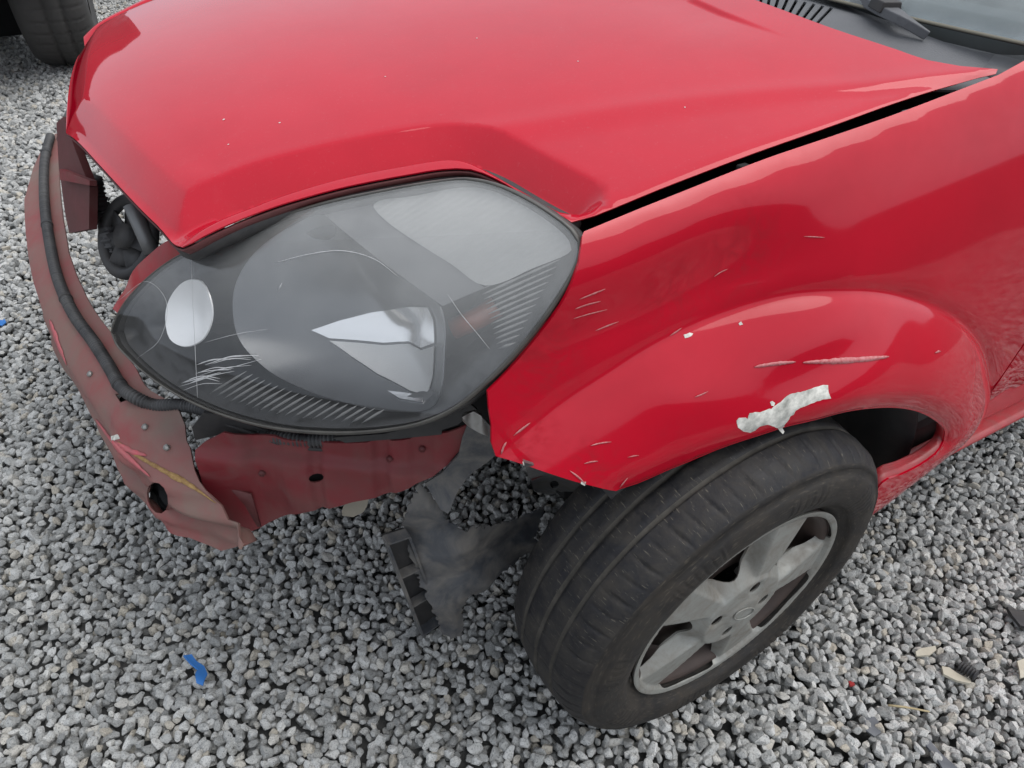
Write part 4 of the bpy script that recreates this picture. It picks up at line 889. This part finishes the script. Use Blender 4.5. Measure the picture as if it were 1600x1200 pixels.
# ================================================================== vehicle parked beyond
suv = empty('parked_vehicle', (.60, -3.2, 0))
tag(suv, 'dark parked vehicle beyond the bonnet, only its worn front tyre and shadowed underside showing', 'vehicle')
def suv_wheel(x, y, ang):
    O = np.array([x, y, .41])-np.array([.55, -3.6, 0]); AX = np.array([-math.cos(ang), math.sin(ang), 0]); EX = np.cross(AX, [0, 0, 1.]); EZ = np.array([0, 0, 1.])
    tp = [(0, .23), (.012, .25), (.016, .28), (.006, .325), (-.012, .345), (-.03, .354), (-.06, .36), (-.066, .353), (-.074, .353), (-.08, .361), (-.12, .362), (-.126, .353), (-.134, .353), (-.14, .361), (-.18, .358), (-.21, .35), (-.235, .325), (-.245, .28), (-.235, .22)]
    def fr(j, a, r, t):
        k = (t*44) % 1
        if r > .38 and (abs(k-.5) < .12) and (j % 3): r -= .006
        return a, r
    tp = [(a*1.15, r*1.15) for a, r in tp]
    rm = lathe('wheel', [(-.02, .03), (-.03, .12), (-.01, .17), (.0, .205), (-.006, .215)], O, AX, EX, EZ, M['grey_metal'], suv, 48)
    lathe('tyre', tp, O, AX, EX, EZ, M['rubber2'], rm, 44*8, fr)
suv_wheel(.37, -3.62, .10); suv_wheel(.40, -6.2, 0.0); suv_wheel(2.0, -3.28, .10+math.pi); suv_wheel(2.0, -6.2, math.pi)
bp = [(0, .46), (-.04, .62), (-.10, .78), (-.35, .92), (-1.05, 1.02), (-1.75, 1.62), (-3.3, 1.64), (-3.95, 1.1), (-4.0, .5), (-3.9, .36)]
V, Fc = [], []; n = len(bp)
for xx, inn in ((-.10, .10), (-.05, .0), (1.45, .0), (1.55, .10)):
    for y, z in bp: V.append((xx+(.12 if xx < .5 else -.12)*max(0, z-1.0), .55+y*(1 if inn == 0 else .985), z-(.03 if inn and z > .5 else 0)))
for s_ in range(3): Fc += [(s_*n+i, s_*n+(i+1) % n, (s_+1)*n+(i+1) % n, (s_+1)*n+i) for i in range(n)]
Fc += [tuple(range(n))[::-1], tuple(range(3*n, 4*n))]
b_ = raw('body', V, Fc, M['suv'], suv, False); md = b_.modifiers.new('bevel', 'BEVEL'); md.width = .03; md.segments = 2
boxes('under_shade', [((.07, -1.0, .08), (1.2, -.25, .44)), ((-.0, -3.2, .2), (1.45, -.5, .42))], M['deep'], suv, .02)  # black boxes added to stand for the shadow beneath the vehicle

# ================================================================== litter on the gravel
GR = HF((0, 0, 0), (1, 0, 0), (0, 1, 0), (0, 0, 1), lambda a, b: np.zeros(np.broadcast(a, b).shape)+.012)
def shard(name, px, th, m, label, cat, bend=.004, tilt=(0, 0), group=None):
    L = GR.hit(px); c = L.mean(0)
    hf = HF((0, 0, .012), (1, 0, 0), (0, 1, 0), (0, 0, 1), lambda a, b: bend*np.sin((np.asarray(a)-c[0])*90+(np.asarray(b)-c[1])*50)+tilt[0]*(np.asarray(a)-c[0])+tilt[1]*(np.asarray(b)-c[1]))
    o = patch(name, hf, resample(L, .006, True), .007, th, m, None); return tag(o, label, cat, group)
shard('plastic_shard', [(286, 1022), (298, 1019), (306, 1030), (318, 1038), (324, 1052), (318, 1074), (308, 1070), (306, 1055), (309, 1045), (298, 1036)], .003, M['blue'], 'crumpled blue plastic scrap on the gravel near the front corner', 'litter', .006)
shard('plastic_shard', [(-6, 497), (5, 494), (9, 502), (4, 510), (-6, 508)], .003, M['blue'], 'tiny blue plastic scrap at the left edge of the gravel', 'litter')
shard('plastic_fragment', [(1574, 947), (1600, 952), (1620, 958), (1622, 985), (1592, 980), (1580, 965)], .006, M['black'], 'black plastic fragment at the right edge of the gravel', 'debris', .002, (.2, 0))
shard('plastic_fragment', [(1430, 1019), (1440, 1012), (1462, 1008), (1464, 1014), (1452, 1024), (1432, 1026)], .005, M['cream'], 'small cream plastic fragment lying left of the ribbed plug', 'debris', .002)
shard('plastic_fragment', [(1472, 1040), (1484, 1042), (1498, 1052), (1518, 1062), (1516, 1068), (1494, 1064), (1474, 1054)], .005, M['cream'], 'wedge shaped cream plastic fragment touching the ribbed plug', 'debris', .002)
shard('plastic_fragment', [(1350, 1112), (1358, 1108), (1374, 1126), (1376, 1146), (1366, 1152), (1352, 1142)], .004, M['slate'], 'slate grey plastic sliver below the dry twig', 'debris', .003)
shard('plastic_fragment', [(1442, 1154), (1454, 1156), (1472, 1176), (1496, 1200), (1490, 1214), (1474, 1206), (1460, 1180)], .004, M['slate'], 'long slate grey plastic strip at the bottom right edge', 'debris', .003)
shard('plastic_fragment', [(1352, 1192), (1368, 1186), (1376, 1200), (1372, 1216), (1350, 1214)], .004, M['slate'], 'slate grey chip cut by the bottom edge of the picture', 'debris', .002)
shard('plastic_fragment', [(1590, 1032), (1606, 1026), (1610, 1056), (1594, 1060)], .004, M['cream'], 'tan plastic chip at the right edge of the gravel', 'debris', .002)
shard('plastic_fragment', [(1326, 1064), (1334, 1062), (1336, 1070), (1328, 1073)], .003, M['red_chip'], 'tiny dark red plastic chip on the gravel right of the wheel', 'debris')
gp = [at(1500, 1040, z=.014), at(1526, 1056, z=.020)]; pp = resample(gp, .0012)
tag(tube('ribbed_plug', pp, .009+.0016*np.sign(np.sin(np.arange(len(pp))*2*math.pi/4)), M['black'], None, 12), 'small black ribbed rubber plug among cream fragments', 'debris')
tp_ = catmull([at(1388, 1102, z=.016), at(1415, 1105, z=.018), at(1452, 1112, z=.016)], .01)
tag(tube('twig', tp_, np.linspace(.0022, .0016, len(tp_)), M['straw'], None, 6), 'thin dry straw coloured twig on the gravel', 'twig')
